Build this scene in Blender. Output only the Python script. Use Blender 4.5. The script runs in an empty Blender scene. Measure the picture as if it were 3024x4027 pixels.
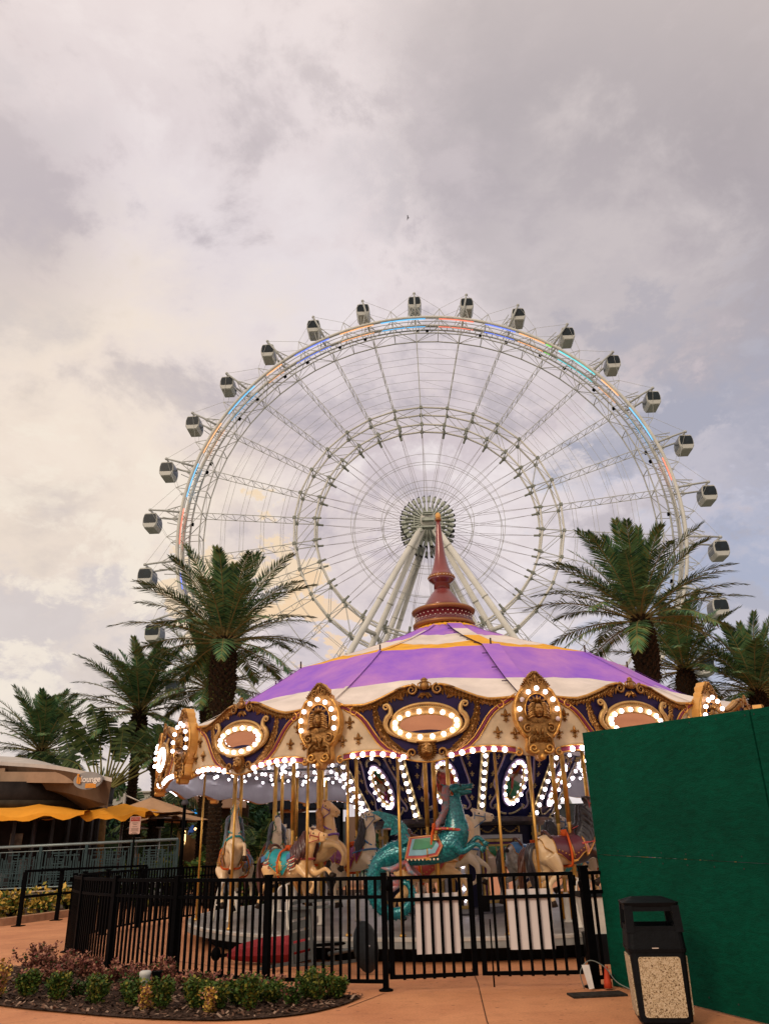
import bpy, bmesh, math, random
from mathutils import Vector, Matrix, noise
R = math.radians
scene = bpy.context.scene
COL = scene.collection
# ------------------------------------------------------------------ camera
cam = bpy.data.cameras.new("camera"); camo = bpy.data.objects.new("camera", cam); COL.objects.link(camo)
T_, RO = 0.4064, -0.0271
fw = Vector((0, math.cos(T_), math.sin(T_))); rt0 = Vector((1, 0, 0)); up0 = rt0.cross(fw)
rt = rt0*math.cos(RO) + up0*math.sin(RO); uu = -rt0*math.sin(RO) + up0*math.cos(RO)
m = Matrix((rt, uu, -fw)).transposed().to_4x4(); m.translation = Vector((0, 0, 1.6))
camo.matrix_world = m
cam.sensor_fit = 'HORIZONTAL'; cam.sensor_width = 36; cam.lens = 36.5; cam.clip_end = 6000; cam.clip_start = .05
scene.camera = camo
# ------------------------------------------------------------------ sky, sun, exposure
SUN_EL, SUN_AZ = 30, 215       # azimuth clockwise from +Y (the sun is low, behind the camera to the left)
w = bpy.data.worlds.new("World"); scene.world = w; w.use_nodes = True
nt = w.node_tree; nt.nodes.clear(); N = nt.nodes; Lk = nt.links.new
out = N.new('ShaderNodeOutputWorld'); bg = N.new('ShaderNodeBackground'); bg.inputs[1].default_value = 1.0
sky = N.new('ShaderNodeTexSky'); sky.sky_type = 'NISHITA'; sky.sun_disc = False
sky.sun_elevation = R(SUN_EL); sky.sun_rotation = R(SUN_AZ)
tc = N.new('ShaderNodeTexCoord')
def vmath(op, a, b=None):
    n = N.new('ShaderNodeVectorMath'); n.operation = op
    for i, v in enumerate((a, b)):
        if v is None: continue
        if isinstance(v, (tuple, list, Vector)): n.inputs[i].default_value = v
        else: Lk(v, n.inputs[i])
    return n
def fmath(op, a, b=0.0, clamp=False):
    n = N.new('ShaderNodeMath'); n.operation = op; n.use_clamp = clamp
    for i, v in enumerate((a, b)):
        if isinstance(v, (int, float)): n.inputs[i].default_value = v
        else: Lk(v, n.inputs[i])
    return n.outputs[0]
def smooth(v, a, b):
    n = N.new('ShaderNodeMapRange'); n.interpolation_type = 'SMOOTHSTEP'; Lk(v, n.inputs[0])
    n.inputs[1].default_value = a; n.inputs[2].default_value = b; return n.outputs[0]
def mixc(f, a, b):
    n = N.new('ShaderNodeMix'); n.data_type = 'RGBA'
    if isinstance(f, (int, float)): n.inputs[0].default_value = f
    else: Lk(f, n.inputs[0])
    for i, v in ((6, a), (7, b)):
        if isinstance(v, (tuple, list)): n.inputs[i].default_value = (*v, 1) if len(v) == 3 else v
        else: Lk(v, n.inputs[i])
    return n.outputs[2]
def cnoise(vec, sc, det, rough=.55, dist=0., off=(0, 0, 0)):
    v = vmath('ADD', vec, off)
    n = N.new('ShaderNodeTexNoise'); n.inputs['Scale'].default_value = sc; n.inputs['Detail'].default_value = det
    n.inputs['Roughness'].default_value = rough; n.inputs['Distortion'].default_value = dist
    Lk(v.outputs[0], n.inputs['Vector']); return n.outputs['Fac']
D = tc.outputs['Generated']
sq = vmath('MULTIPLY', D, (1.0, 1.0, 1.5)).outputs[0]
def near(d, lo, hi):            # 1 close to direction d, 0 away from it
    dv = Vector(d).normalized(); return smooth(vmath('DOT_PRODUCT', D, tuple(dv)).outputs['Value'], lo, hi)
big = cnoise(sq, 2.2, 8, .58, .15, (3.1, .4, 1.7))
mid = cnoise(sq, 4.8, 10, .62, .2, (7.3, 2.2, .3))
fin = cnoise(sq, 12, 9, .66, .15, (1.3, 5.2, 9.3))
c = mixc(smooth(big, .40, .60), (.70, .60, .62), (.89, .79, .79))
c = mixc(fmath('MULTIPLY', smooth(mid, .50, .61), .85), c, (.97, .88, .87))
c = mixc(fmath('MULTIPLY', smooth(mid, .50, .38), .75), c, (.49, .435, .47))
nz = fmath('ADD', fmath('MULTIPLY', fmath('SUBTRACT', mid, .5), .22), fmath('MULTIPLY', fmath('SUBTRACT', fin, .5), .05))
def blob(c, d, r0, r1, k, col, amp=1.):     # r0, r1: angular radii (degrees) where the patch is full and where it ends
    dv = Vector(d).normalized(); v = fmath('ADD', vmath('DOT_PRODUCT', D, tuple(dv)).outputs['Value'], fmath('MULTIPLY', nz, amp))
    return mixc(fmath('MULTIPLY', smooth(v, math.cos(R(r1)), math.cos(R(r0))), k), c, col)
c = blob(c, (.36, .55, .75), 6, 25, .88, (.32, .29, .32), 1.0)
c = blob(c, (.20, .60, .76), 2, 15, .7, (.39, .355, .39), .55)
c = blob(c, (.44, .66, .60), 2, 14, .65, (.43, .39, .42))
c = blob(c, (-.42, .64, .66), 1, 9, .40, (.46, .42, .46), .4)
c = blob(c, (-.20, .60, .78), 2, 18, .55, (.80, .72, .745))
c = blob(c, (.26, .72, .64), 1, 12, .45, (.80, .71, .70), .4)
c = blob(c, (-.24, .73, .64), 1, 11, .45, (.88, .80, .82), .4)
c = blob(c, (.44, .84, .27), 3, 16, .85, (.38, .42, .56))
c = blob(c, (.45, .78, .44), 2, 10, .6, (.46, .43, .48))
c = blob(c, (-.50, .84, .36), 6, 27, .72, (1.0, .84, .66))
c = blob(c, (-.40, .90, .20), 1, 10, .6, (.60, .55, .58), .5)
c = blob(c, (-.46, .60, .64), 1, 12, .5, (.52, .475, .51), .35)
puff = smooth(cnoise(sq, 6.5, 10, .66, .2, (2.3, 8.2, 4.3)), .48, .56)
def puffs(c, d, r0, r1, k, col):
    dv = Vector(d).normalized(); g = smooth(fmath('ADD', vmath('DOT_PRODUCT', D, tuple(dv)).outputs['Value'], fmath('MULTIPLY', nz, .5)), math.cos(R(r1)), math.cos(R(r0)))
    return mixc(fmath('MULTIPLY', fmath('MULTIPLY', puff, g), k), c, col)
c = puffs(c, (.05, .92, .40), 4, 13, .6, (.88, .76, .72))
c = puffs(c, (.30, .90, .34), 3, 11, .35, (.78, .70, .73))
c = puffs(c, (-.40, .88, .30), 3, 15, .85, (1.0, .88, .74))
c = puffs(c, (.28, .76, .58), 2, 9, .12, (.84, .74, .70))
c = blob(c, (-.155, .935, .30), .5, 3.4, .9, (1.0, .76, .50), .30)
c = blob(c, (-.10, .957, .25), .2, 2.2, .8, (1.0, .70, .42), .22)
# the rest of the dome, behind and above the camera: bright evening overcast
behind = smooth(vmath('DOT_PRODUCT', D, (0, -1, .45)).outputs['Value'], -.55, .5)
c = mixc(behind, c, (1.15, .98, .86))
skyc = N.new('ShaderNodeVectorMath'); skyc.operation = 'SCALE'; Lk(sky.outputs[0], skyc.inputs[0]); skyc.inputs['Scale'].default_value = .10
c = mixc(.10, c, skyc.outputs[0])
Lk(c, bg.inputs[0]); Lk(bg.outputs[0], out.inputs[0])
w.light_settings.distance = 50
sl = bpy.data.lights.new("sun", 'SUN'); so = bpy.data.objects.new("sun", sl); COL.objects.link(so)
sl.energy = 1.3; sl.angle = R(14); sl.color = (1.0, .80, .60)
sd = Vector((math.sin(R(SUN_AZ))*math.cos(R(SUN_EL)), math.cos(R(SUN_AZ))*math.cos(R(SUN_EL)), math.sin(R(SUN_EL))))
so.rotation_euler = (-sd).to_track_quat('-Z', 'Y').to_euler()
vs = scene.view_settings; vs.view_transform = 'Standard'; vs.look = 'None'; vs.gamma = 1; vs.exposure = 0
scene.cycles.use_denoising = True
scene.cycles.max_bounces = 6; scene.cycles.diffuse_bounces = 3; scene.cycles.glossy_bounces = 3
scene.cycles.transparent_max_bounces = 6; scene.cycles.sample_clamp_indirect = 4
# ------------------------------------------------------------------ materials
MATS = {}
def M(name, col, rough=.55, metal=0., var=.12, scale=6., bump=0., bscale=30., emit=0., col2=None, coat=0., stretch=None, spec=None, sheen=0.):
    if spec is None and not coat and metal < .15 and rough > .15: spec = .12
    if name in MATS: return MATS[name]
    mt = bpy.data.materials.new(name); mt.use_nodes = True; t = mt.node_tree; p = t.nodes['Principled BSDF']
    p.inputs['Roughness'].default_value = rough; p.inputs['Metallic'].default_value = metal
    if coat: p.inputs['Coat Weight'].default_value = coat; p.inputs['Coat Roughness'].default_value = .12
    if spec is not None: p.inputs['Specular IOR Level'].default_value = spec
    tcn = t.nodes.new('ShaderNodeTexCoord'); mp = t.nodes.new('ShaderNodeMapping'); t.links.new(tcn.outputs['Object'], mp.inputs[0])
    if stretch: mp.inputs['Scale'].default_value = stretch
    if var or col2:
        n = t.nodes.new('ShaderNodeTexNoise'); n.inputs['Scale'].default_value = scale; n.inputs['Detail'].default_value = 5; n.inputs['Roughness'].default_value = .6
        t.links.new(mp.outputs[0], n.inputs['Vector'])
        r = t.nodes.new('ShaderNodeValToRGB'); t.links.new(n.outputs['Fac'], r.inputs[0])
        a = [max(0, x*(1-var)) for x in col]; b = col2 or [x*(1+var) for x in col]
        r.color_ramp.elements[0].position = .35; r.color_ramp.elements[0].color = (*a, 1)
        r.color_ramp.elements[1].position = .68; r.color_ramp.elements[1].color = (*b, 1)
        t.links.new(r.outputs[0], p.inputs['Base Color'])
    else: p.inputs['Base Color'].default_value = (*col, 1)
    if bump:
        n2 = t.nodes.new('ShaderNodeTexNoise'); n2.inputs['Scale'].default_value = bscale; n2.inputs['Detail'].default_value = 6
        t.links.new(mp.outputs[0], n2.inputs['Vector']); b = t.nodes.new('ShaderNodeBump'); b.inputs['Strength'].default_value = bump; b.inputs['Distance'].default_value = .02
        t.links.new(n2.outputs['Fac'], b.inputs['Height']); t.links.new(b.outputs[0], p.inputs['Normal'])
    if emit:
        p.inputs['Emission Color'].default_value = (*col, 1); p.inputs['Emission Strength'].default_value = emit
    MATS[name] = mt; return mt
def leafmat(name, a, b, rough=.5):
    mt = M(name, a, rough, 0, 0, 3, 0, col2=b); p = mt.node_tree.nodes['Principled BSDF']
    p.inputs['Subsurface Weight'].default_value = 0
    return mt
# ------------------------------------------------------------------ mesh builder
class MB:
    def __init__(s): s.v = []; s.f = []; s.m = []; s.sm = []; s.X = None
    def add(s, vs, fs, mi=0, smooth=False):
        b = len(s.v)
        if s.X is not None: vs = [s.X @ Vector(v) for v in vs]
        s.v += [tuple(v) for v in vs]; s.f += [tuple(i+b for i in f) for f in fs]; s.m += [mi]*len(fs); s.sm += [smooth]*len(fs)
    def box(s, c, h, mi=0, rot=None):
        vs = [Vector((x*h[0], y*h[1], z*h[2])) for x in (-1, 1) for y in (-1, 1) for z in (-1, 1)]
        if rot is not None: vs = [rot @ v for v in vs]
        vs = [v+Vector(c) for v in vs]
        s.add(vs, [(0, 1, 3, 2), (4, 6, 7, 5), (0, 4, 5, 1), (2, 3, 7, 6), (0, 2, 6, 4), (1, 5, 7, 3)], mi)
    def beam(s, a, b, wx, wy=None, mi=0, up=(0, 0, 1)):
        a = Vector(a); b = Vector(b); d = b-a; L = d.length
        if L < 1e-6: return
        d /= L; u = Vector(up)
        if abs(d.dot(u)) > .98: u = Vector((1, 0, 0))
        x = d.cross(u).normalized(); y = x.cross(d); wy = wy or wx
        vs = [p + x*i*wx/2 + y*j*wy/2 for p in (a, b) for i, j in ((-1, -1), (1, -1), (1, 1), (-1, 1))]
        s.add(vs, [(0, 1, 2, 3), (7, 6, 5, 4), (0, 4, 5, 1), (1, 5, 6, 2), (2, 6, 7, 3), (3, 7, 4, 0)], mi)
    def tube(s, pts, r, n=8, mi=0, cap=True, closed=False, smooth=True, flat=None):
        pts = [Vector(p) for p in pts]; K = len(pts)
        rs = r if isinstance(r, (list, tuple)) else [r]*K
        vs = []; prev = None
        for i, p in enumerate(pts):
            if closed: d = pts[(i+1) % K]-pts[i-1]
            else: d = pts[min(i+1, K-1)]-pts[max(i-1, 0)]
            if d.length < 1e-9: d = Vector((0, 0, 1))
            d.normalize()
            if prev is None:
                a = Vector((0, 0, 1)) if abs(d.z) < .9 else Vector((1, 0, 0)); x = d.cross(a).normalized()
            else:
                x = prev - d*prev.dot(d)
                if x.length < 1e-6: x = d.orthogonal()
                x.normalize()
            prev = x; y = d.cross(x)
            for k in range(n):
                t = 2*math.pi*k/n; q = x*math.cos(t)+y*math.sin(t)*1.0
                if flat is not None:
                    f = Vector(flat); q = q - f*(q.dot(f))*.55
                vs.append(p+q*rs[i])
        fs = []
        for i in range(K if closed else K-1):
            j = (i+1) % K
            for k in range(n):
                l = (k+1) % n; fs.append((i*n+k, i*n+l, j*n+l, j*n+k))
        if cap and not closed: fs.append(tuple(range(n-1, -1, -1))); fs.append(tuple((K-1)*n+k for k in range(n)))
        s.add(vs, fs, mi, smooth)
    def lathe(s, prof, c=(0, 0, 0), n=24, mi=0, smooth=True, a0=0, cap=True):
        vs = []; fs = []
        for r, z in prof:
            for k in range(n):
                t = a0+2*math.pi*k/n; vs.append((c[0]+r*math.cos(t), c[1]+r*math.sin(t), c[2]+z))
        for i in range(len(prof)-1):
            for k in range(n):
                l = (k+1) % n; fs.append((i*n+k, i*n+l, (i+1)*n+l, (i+1)*n+k))
        if cap and prof[0][0] > 1e-4: fs.append(tuple(range(n-1, -1, -1)))
        if cap and prof[-1][0] > 1e-4: fs.append(tuple((len(prof)-1)*n+k for k in range(n)))
        s.add(vs, fs, mi, smooth)
    def ell(s, c, r, mi=0, nu=10, nv=6, rot=None):
        vs = []; fs = []
        for j in range(nv+1):
            ph = -math.pi/2+math.pi*j/nv
            for i in range(nu):
                t = 2*math.pi*i/nu; p = Vector((r[0]*math.cos(ph)*math.cos(t), r[1]*math.cos(ph)*math.sin(t), r[2]*math.sin(ph)))
                if rot is not None: p = rot @ p
                vs.append(p+Vector(c))
        for j in range(nv):
            for i in range(nu):
                k = (i+1) % nu; fs.append((j*nu+i, j*nu+k, (j+1)*nu+k, (j+1)*nu+i))
        s.add(vs, fs, mi, True)
    def prism(s, poly, y0, y1, mi=0, mside=None, fn=None):   # polygon in (x,z), thickness along y
        n = len(poly); vs = [(x, y0, z) for x, z in poly]+[(x, y1, z) for x, z in poly]
        if fn: vs = [fn(v) for v in vs]
        s.add(vs, [tuple(range(n)), tuple(range(2*n-1, n-1, -1))], mi)
        s.add(vs, [(i, (i+1) % n+0, (i+1) % n+n, i+n)[::-1] for i in range(n)], mi if mside is None else mside)
    def warp(s, fn, a=0): s.v[a:] = [tuple(fn(Vector(v))) for v in s.v[a:]]
    def mesh(s, name, mats):
        me = bpy.data.meshes.new(name); me.from_pydata(s.v, [], s.f)
        for mt in (mats if isinstance(mats, (list, tuple)) else [mats]): me.materials.append(mt)
        me.polygons.foreach_set('material_index', s.m); me.polygons.foreach_set('use_smooth', s.sm); me.update()
        bm = bmesh.new(); bm.from_mesh(me); bmesh.ops.recalc_face_normals(bm, faces=bm.faces); bm.to_mesh(me); bm.free(); return me
    def obj(s, name, mats, parent=None, loc=None):
        o = bpy.data.objects.new(name, s.mesh(name, mats)); COL.objects.link(o)
        if parent: o.parent = parent
        if loc: o.location = loc
        return o
def tag(o, label=None, cat=None, group=None, kind=None):
    if label: o['label'] = label
    if cat: o['category'] = cat
    if group: o['group'] = group
    if kind: o['kind'] = kind
    return o
def empty(name, loc=(0, 0, 0), rz=0., label=None, cat=None, group=None):
    o = bpy.data.objects.new(name, None); COL.objects.link(o); o.location = loc; o.rotation_euler = (0, 0, rz); o.empty_display_size = .2
    return tag(o, label, cat, group)
def inst(me, name, parent, loc=(0, 0, 0), rot=(0, 0, 0), scale=None, mat=None):
    o = bpy.data.objects.new(name, me); COL.objects.link(o); o.parent = parent; o.location = loc; o.rotation_euler = rot
    if scale: o.scale = scale
    if mat:
        for i, mm in enumerate(mat if isinstance(mat, (list, tuple)) else [mat]):
            o.material_slots[i].link = 'OBJECT'; o.material_slots[i].material = mm
    return o
def lerp(pts, x):
    if x <= pts[0][0]: return pts[0][1]
    for (a, b), (c_, d) in zip(pts, pts[1:]):
        if x <= c_: return b+(d-b)*(x-a)/(c_-a)
    return pts[-1][1]
def crv(pts, n=8):     # catmull-rom through points
    P = [Vector(p) for p in pts]; P = [P[0]*2-P[1]]+P+[P[-1]*2-P[-2]]; o = []
    for i in range(1, len(P)-2):
        a, b, c_, d = P[i-1:i+3]
        for k in range(n):
            t = k/n; o.append(.5*((2*b)+(c_-a)*t+(2*a-5*b+4*c_-d)*t*t+(3*b-a-3*c_+d)*t**3))
    o.append(P[-2]); return o
def text(name, s, size, mat, parent, loc, rot=(math.pi/2, 0, 0), ext=.01, bold=0.):
    cu = bpy.data.curves.new(name, 'FONT'); cu.body = s; cu.size = size; cu.extrude = ext; cu.offset = bold; cu.align_x = 'CENTER'; cu.align_y = 'CENTER'
    cu.materials.append(mat); tmp = bpy.data.objects.new('tmp', cu); COL.objects.link(tmp); me = bpy.data.meshes.new_from_object(tmp.evaluated_get(bpy.context.evaluated_depsgraph_get())); bpy.data.objects.remove(tmp)
    o = bpy.data.objects.new(name, me); COL.objects.link(o); o.parent = parent; o.location = loc; o.rotation_euler = rot; return o
gold = M('gold_paint', (.56, .29, .07), .34, .7, .25, 9, .25, 60)
golds = M('gold_side', (.66, .34, .085), .45, .35, .15, 4)
bronze = M('dark_bronze', (.27, .135, .038), .35, .7, .35, 14, .3, 60)
cream = M('cream_panel', (.46, .35, .215), .42, .1, .22, 3, .05, 20, coat=.15)
navy = M('navy_panel', (.013, .006, .045), .6, 0, .3, 4, spec=.2)
maroon = M('maroon_trim', (.17, .03, .06), .4, 0, .2, 5)
mirror = M('mirror_glass', (.80, .72, .70), .04, 1., 0)
brass = M('brass_pole', (.66, .38, .09), .30, .8, .18, 7, .15, 90)
black = M('black_paint', (.0018, .0018, .0022), .5, 0, .3, 9, .1, 40, spec=.02)
bulbm = M('bulb_glow', (1.0, .90, .96), .3, 0, 0, emit=4.5)
bulbin = M('bulb_glow_inner', (1.0, .90, .96), .3, 0, 0, emit=8.0)
bulboff = M('bulb_unlit', (.55, .48, .50), .25, 0, .1, 9)
# ------------------------------------------------------------------ ground
def ground():
    mt = bpy.data.materials.new('terracotta_concrete'); mt.use_nodes = True; t = mt.node_tree; p = t.nodes['Principled BSDF']; nd = t.nodes
    tcn = nd.new('ShaderNodeTexCoord'); O = tcn.outputs['Object']; p.inputs['Roughness'].default_value = .8
    def nz(sc, det, ro=.6):
        n = nd.new('ShaderNodeTexNoise'); n.inputs['Scale'].default_value = sc; n.inputs['Detail'].default_value = det; n.inputs['Roughness'].default_value = ro; t.links.new(O, n.inputs['Vector']); return n.outputs['Fac']
    def rmp(v, a, b, c0, c1):
        r = nd.new('ShaderNodeValToRGB'); t.links.new(v, r.inputs[0]); r.color_ramp.elements[0].position = a; r.color_ramp.elements[1].position = b; r.color_ramp.elements[0].color = (*c0, 1); r.color_ramp.elements[1].color = (*c1, 1); return r.outputs[0]
    base = rmp(nz(.9, 7), .32, .7, (.50, .195, .078), (.66, .29, .125))
    def mul(a, b, f=1.):
        mx = nd.new('ShaderNodeMix'); mx.data_type = 'RGBA'; mx.blend_type = 'MULTIPLY'; mx.inputs[0].default_value = f; t.links.new(a, mx.inputs[6]); t.links.new(b, mx.inputs[7]); return mx.outputs[2]
    c_ = mul(base, rmp(nz(38, 3), .3, .6, (.80, .78, .76), (1, 1, 1)))
    c_ = mul(c_, rmp(nz(4, 6, .7), .28, .5, (.78, .75, .72), (1, 1, 1)))
    v = nd.new('ShaderNodeTexVoronoi'); v.inputs['Scale'].default_value = 5.5; v.inputs['Randomness'].default_value = 1
    mp = nd.new('ShaderNodeMapping'); mp.inputs['Scale'].default_value = (1, 1.6, 1); t.links.new(O, mp.inputs[0]); t.links.new(mp.outputs[0], v.inputs['Vector'])
    g = nd.new('ShaderNodeMath'); g.operation = 'ADD'; t.links.new(v.outputs['Distance'], g.inputs[0])
    ms = nd.new('ShaderNodeMath'); ms.operation = 'MULTIPLY'; ms.inputs[1].default_value = .22; t.links.new(nz(3, 2), ms.inputs[0]); t.links.new(ms.outputs[0], g.inputs[1])
    c_ = mul(c_, rmp(g.outputs[0], .20, .225, (.42, .36, .34), (1, 1, 1)))
    sx_ = nd.new('ShaderNodeVectorMath'); sx_.operation = 'LENGTH'; t.links.new(O, sx_.inputs[0]); mr = nd.new('ShaderNodeMapRange'); mr.inputs[1].default_value = 42; mr.inputs[2].default_value = 50; t.links.new(sx_.outputs['Value'], mr.inputs[0])
    mx = nd.new('ShaderNodeMix'); mx.data_type = 'RGBA'; t.links.new(mr.outputs[0], mx.inputs[0]); t.links.new(c_, mx.inputs[6]); t.links.new(rmp(nz(.05, 6), .4, .6, (.06, .075, .04), (.16, .16, .14)), mx.inputs[7]); c_ = mx.outputs[2]
    t.links.new(c_, p.inputs['Base Color'])
    b = nd.new('ShaderNodeBump'); b.inputs['Strength'].default_value = .25; b.inputs['Distance'].default_value = .01; t.links.new(nz(60, 5), b.inputs['Height']); t.links.new(b.outputs[0], p.inputs['Normal'])
    q = MB(); S = 3000; q.add([(-S, -S, 0), (S, -S, 0), (S, S, 0), (-S, S, 0)], [(0, 1, 2, 3)]); o = q.obj('ground', mt); tag(o, kind='structure')
ground()
q = MB(); jm = M('joint_groove', (.10, .045, .025), .9)
def strip(q, pts, wd, z, mi=0):
    P = [Vector((x, y, z)) for x, y in pts]; vs = []
    for i, p in enumerate(P):
        d = (P[min(i+1, len(P)-1)]-P[max(i-1, 0)]); d.normalize(); n = Vector((-d.y, d.x, 0)); vs += [p+n*wd/2, p-n*wd/2]
    q.add(vs, [(2*i, 2*i+1, 2*i+3, 2*i+2) for i in range(len(P)-1)], mi)
strip(q, [(.80, 4), (.87, 9.03), (1.01, 11.33), (1.05, 12.6)], .012, .004)
strip(q, [(-7, 6.2), (.82, 6.0), (5, 5.9)], .012, .004)
CX, CY = 1.4425, 18.659
strip(q, [(CX+6.6*math.sin(a), CY-6.6*math.cos(a)) for a in [R(-80+4*i) for i in range(40)]], .02, .004)
strip(q, [(-.15, 10.8), (-.55, 9.95)], .012, .004)
o = q.obj('pavement', jm); tag(o, kind='structure')
# planting bed and its kerb
bedpts = crv([(-.40, 10.55, 0), (-.62, 10.02, 0), (-1.05, 9.55, 0), (-1.75, 9.37, 0), (-2.6, 9.55, 0), (-3.5, 9.95, 0), (-4.8, 10.7, 0), (-6.1, 12.0, 0), (-6.5, 13.2, 0), (-6.05, 13.9, 0), (-5.75, 14.6, 0)], 5)
back = [(-4.95, 13.9), (-4.05, 12.85), (-3.2, 12.2), (-2.25, 11.68), (-1.5, 11.1), (-.9, 10.8)]
poly = [(p.x, p.y) for p in bedpts]+back
mulch = M('dark_mulch', (.035, .020, .014), .95, 0, .5, 30, 1.0, 45, col2=(.11, .065, .045))
q = MB(); n = len(poly); q.add([(x, y, .02) for x, y in poly], [tuple(range(n))]); 
rnd = random.Random(5)
def inpoly(x, y, P):
    c_ = False; j = len(P)-1
    for i in range(len(P)):
        if (P[i][1] > y) != (P[j][1] > y) and x < (P[j][0]-P[i][0])*(y-P[i][1])/(P[j][1]-P[i][1])+P[i][0]: c_ = not c_
        j = i
    return c_
chips = MB(); cnt = 0
while cnt < 5200:
    x, y = rnd.uniform(-6.6, -.3), rnd.uniform(9.3, 15)
    if not inpoly(x, y, poly): continue
    cnt += 1; s_ = rnd.uniform(.012, .035); a = rnd.uniform(0, 6.3); d = Vector((math.cos(a), math.sin(a), rnd.uniform(-.6, .6)))*s_; e = Vector((-math.sin(a), math.cos(a), rnd.uniform(-.4, .4)))*s_*.45
    p = Vector((x, y, .025+rnd.uniform(0, .03))); chips.add([p-d-e, p+d-e, p+d+e, p-d+e], [(0, 1, 2, 3)], rnd.choice((0, 0, 0, 1, 1, 2)))
o = q.obj('soil', mulch); tag(o, kind='structure')
o = chips.obj('mulch', [M('chip_dark', (.045, .026, .018), .9), M('chip_brown', (.13, .07, .045), .9), M('chip_pale', (.30, .20, .14), .9)]); tag(o, 'dark bark mulch scattered over the planting bed', 'mulch', kind='stuff')
q = MB(); kp = [(p.x, p.y) for p in bedpts]
def curb(q, pts, wd, z0, z1):
    P = [Vector((x, y, 0)) for x, y in pts]; vs = []
    for i, p in enumerate(P):
        d = (P[min(i+1, len(P)-1)]-P[max(i-1, 0)]); d.normalize(); n = Vector((-d.y, d.x, 0))
        vs += [p+n*wd/2+Vector((0, 0, z0)), p+n*wd/2+Vector((0, 0, z1)), p-n*wd/2+Vector((0, 0, z1)), p-n*wd/2+Vector((0, 0, z0))]
    for i in range(len(P)-1):
        for k in range(4): q.add([vs[4*i+k], vs[4*i+(k+1) % 4], vs[4*i+4+(k+1) % 4], vs[4*i+4+k]], [(0, 1, 2, 3)])
    q.add(vs[:4], [(0, 1, 2, 3)]); q.add(vs[-4:], [(0, 1, 2, 3)])
concrete = M('kerb_concrete', (.40, .22, .125), .85, 0, .25, 3, .3, 50)
curb(q, [(x, y) for x, y in back], .09, 0, .06)
o = q.obj('kerb', concrete); tag(o, kind='structure')
# ------------------------------------------------------------------ bed shrubs
def shrub_mesh(seed, h, r, nst, leaf, tint):
    rn = random.Random(seed); st = MB(); lf = MB()
    for i in range(nst):
        a = rn.uniform(0, 6.28); lean = rn.uniform(.1, 1)*r; hh = h*rn.uniform(.65, 1.05)
        base = Vector((rn.uniform(-.04, .04), rn.uniform(-.04, .04), 0)); tip = Vector((math.cos(a)*lean, math.sin(a)*lean, hh)); mid_ = base.lerp(tip, .5)+Vector((math.cos(a), math.sin(a), 0))*lean*.2
        pts = crv([base, mid_, tip], 5); st.tube(pts, [.006-.004*k/len(pts) for k in range(len(pts))], 4)
        for k in range(int(len(pts)*.2), len(pts)):
            for j in range(tint['n']):
                t = rn.random(); p = pts[k-1].lerp(pts[k], t)+Vector((rn.gauss(0, .02), rn.gauss(0, .02), rn.gauss(0, .015)))
                b = rn.uniform(0, 6.28); d = Vector((math.cos(b), math.sin(b), rn.uniform(.1, 1.2))).normalized(); s_ = leaf*rn.uniform(.6, 1.2); sd_ = d.cross(Vector((rn.uniform(-1, 1), rn.uniform(-1, 1), 1))).normalized()*s_*.36
                lf.add([p, p+d*s_*.5+sd_, p+d*s_, p+d*s_*.5-sd_], [(0, 1, 2, 3)], rn.choices(range(3), tint['w'])[0])
    return st.mesh('stem', M('shrub_stem', (.10, .05, .03), .9)), lf.mesh('foliage', tint['m'])
gr = leafmat('leaf_green', (.032, .070, .012), (.09, .14, .025)); gy = leafmat('leaf_yellowgreen', (.13, .13, .02), (.26, .22, .04)); dg = leafmat('leaf_deep', (.018, .04, .010), (.05, .09, .02))
ye = leafmat('leaf_yellow', (.50, .30, .05), (.62, .42, .10)); rd = leafmat('leaf_plum', (.11, .035, .030), (.26, .09, .065)); rp = leafmat('leaf_pinkbrown', (.26, .11, .075), (.36, .18, .11))
TG = dict(n=9, w=(6, 3, 4), m=[gr, gy, dg]); TO = dict(n=8, w=(5, 5, 1), m=[ye, rp, gr]); TR = dict(n=7, w=(6, 4, 1), m=[rd, rp, dg])
def shrub(x, y, seed, h, r, T, name, label, group, nst=13, leaf=.045):
    e = empty(name, (x, y, .02), 0, label, 'shrub', group); s_, l_ = shrub_mesh(seed, h, r, nst, leaf, T)
    inst(s_, 'stem', e); inst(l_, 'foliage', e); return e
lab = ['bushy green shrub at the end of the front row beside the orange one', 'slender green shrub second from the orange one in the front row', 'dense yellow-green shrub left of the white spotlight', 'green shrub with pale tips just before the white spotlight', 'broad green shrub right of the white spotlight', 'tall green shrub in the middle of the bed front', 'green shrub mixed with dry yellow leaves', 'dark green shrub with a brown dead leaf', 'low small green shrub by the mulch gap', 'open airy shrub with tall stem at the bed tip', 'small shrub at the pointed tip of the bed beside the gate', 'green shrub pressed against the fence post base', 'rounded green shrub near the kerb edge']
pos = [(-4.55, 11.1, .42), (-4.05, 10.75, .43), (-3.5, 10.5, .40), (-3.02, 10.3, .36), (-2.62, 10.05, .46), (-2.2, 9.98, .44), (-1.95, 9.85, .40), (-1.62, 9.85, .48), (-1.42, 10.3, .30), (-.88, 10.25, .48), (-.72, 10.42, .30), (-1.05, 10.45, .40), (-1.78, 10.15, .34)]
for i, (x, y, h) in enumerate(pos): shrub(x, y, 20+i, h*.64, .15 if i != 9 else .2, TG, 'green_shrub', lab[i], 'green shrubs in the front row of the bed', 22 if i != 9 else 11)
shrub(-4.85, 10.95, 61, .42, .22, TO, 'orange_shrub', 'orange and yellow leaved shrub, the largest of that colour in the bed', 'orange leaved shrubs', 16)
shrub(-2.78, 10.02, 62, .22, .08, TO, 'orange_shrub', 'tiny yellow shrub right below the white spotlight', 'orange leaved shrubs', 9)
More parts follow.
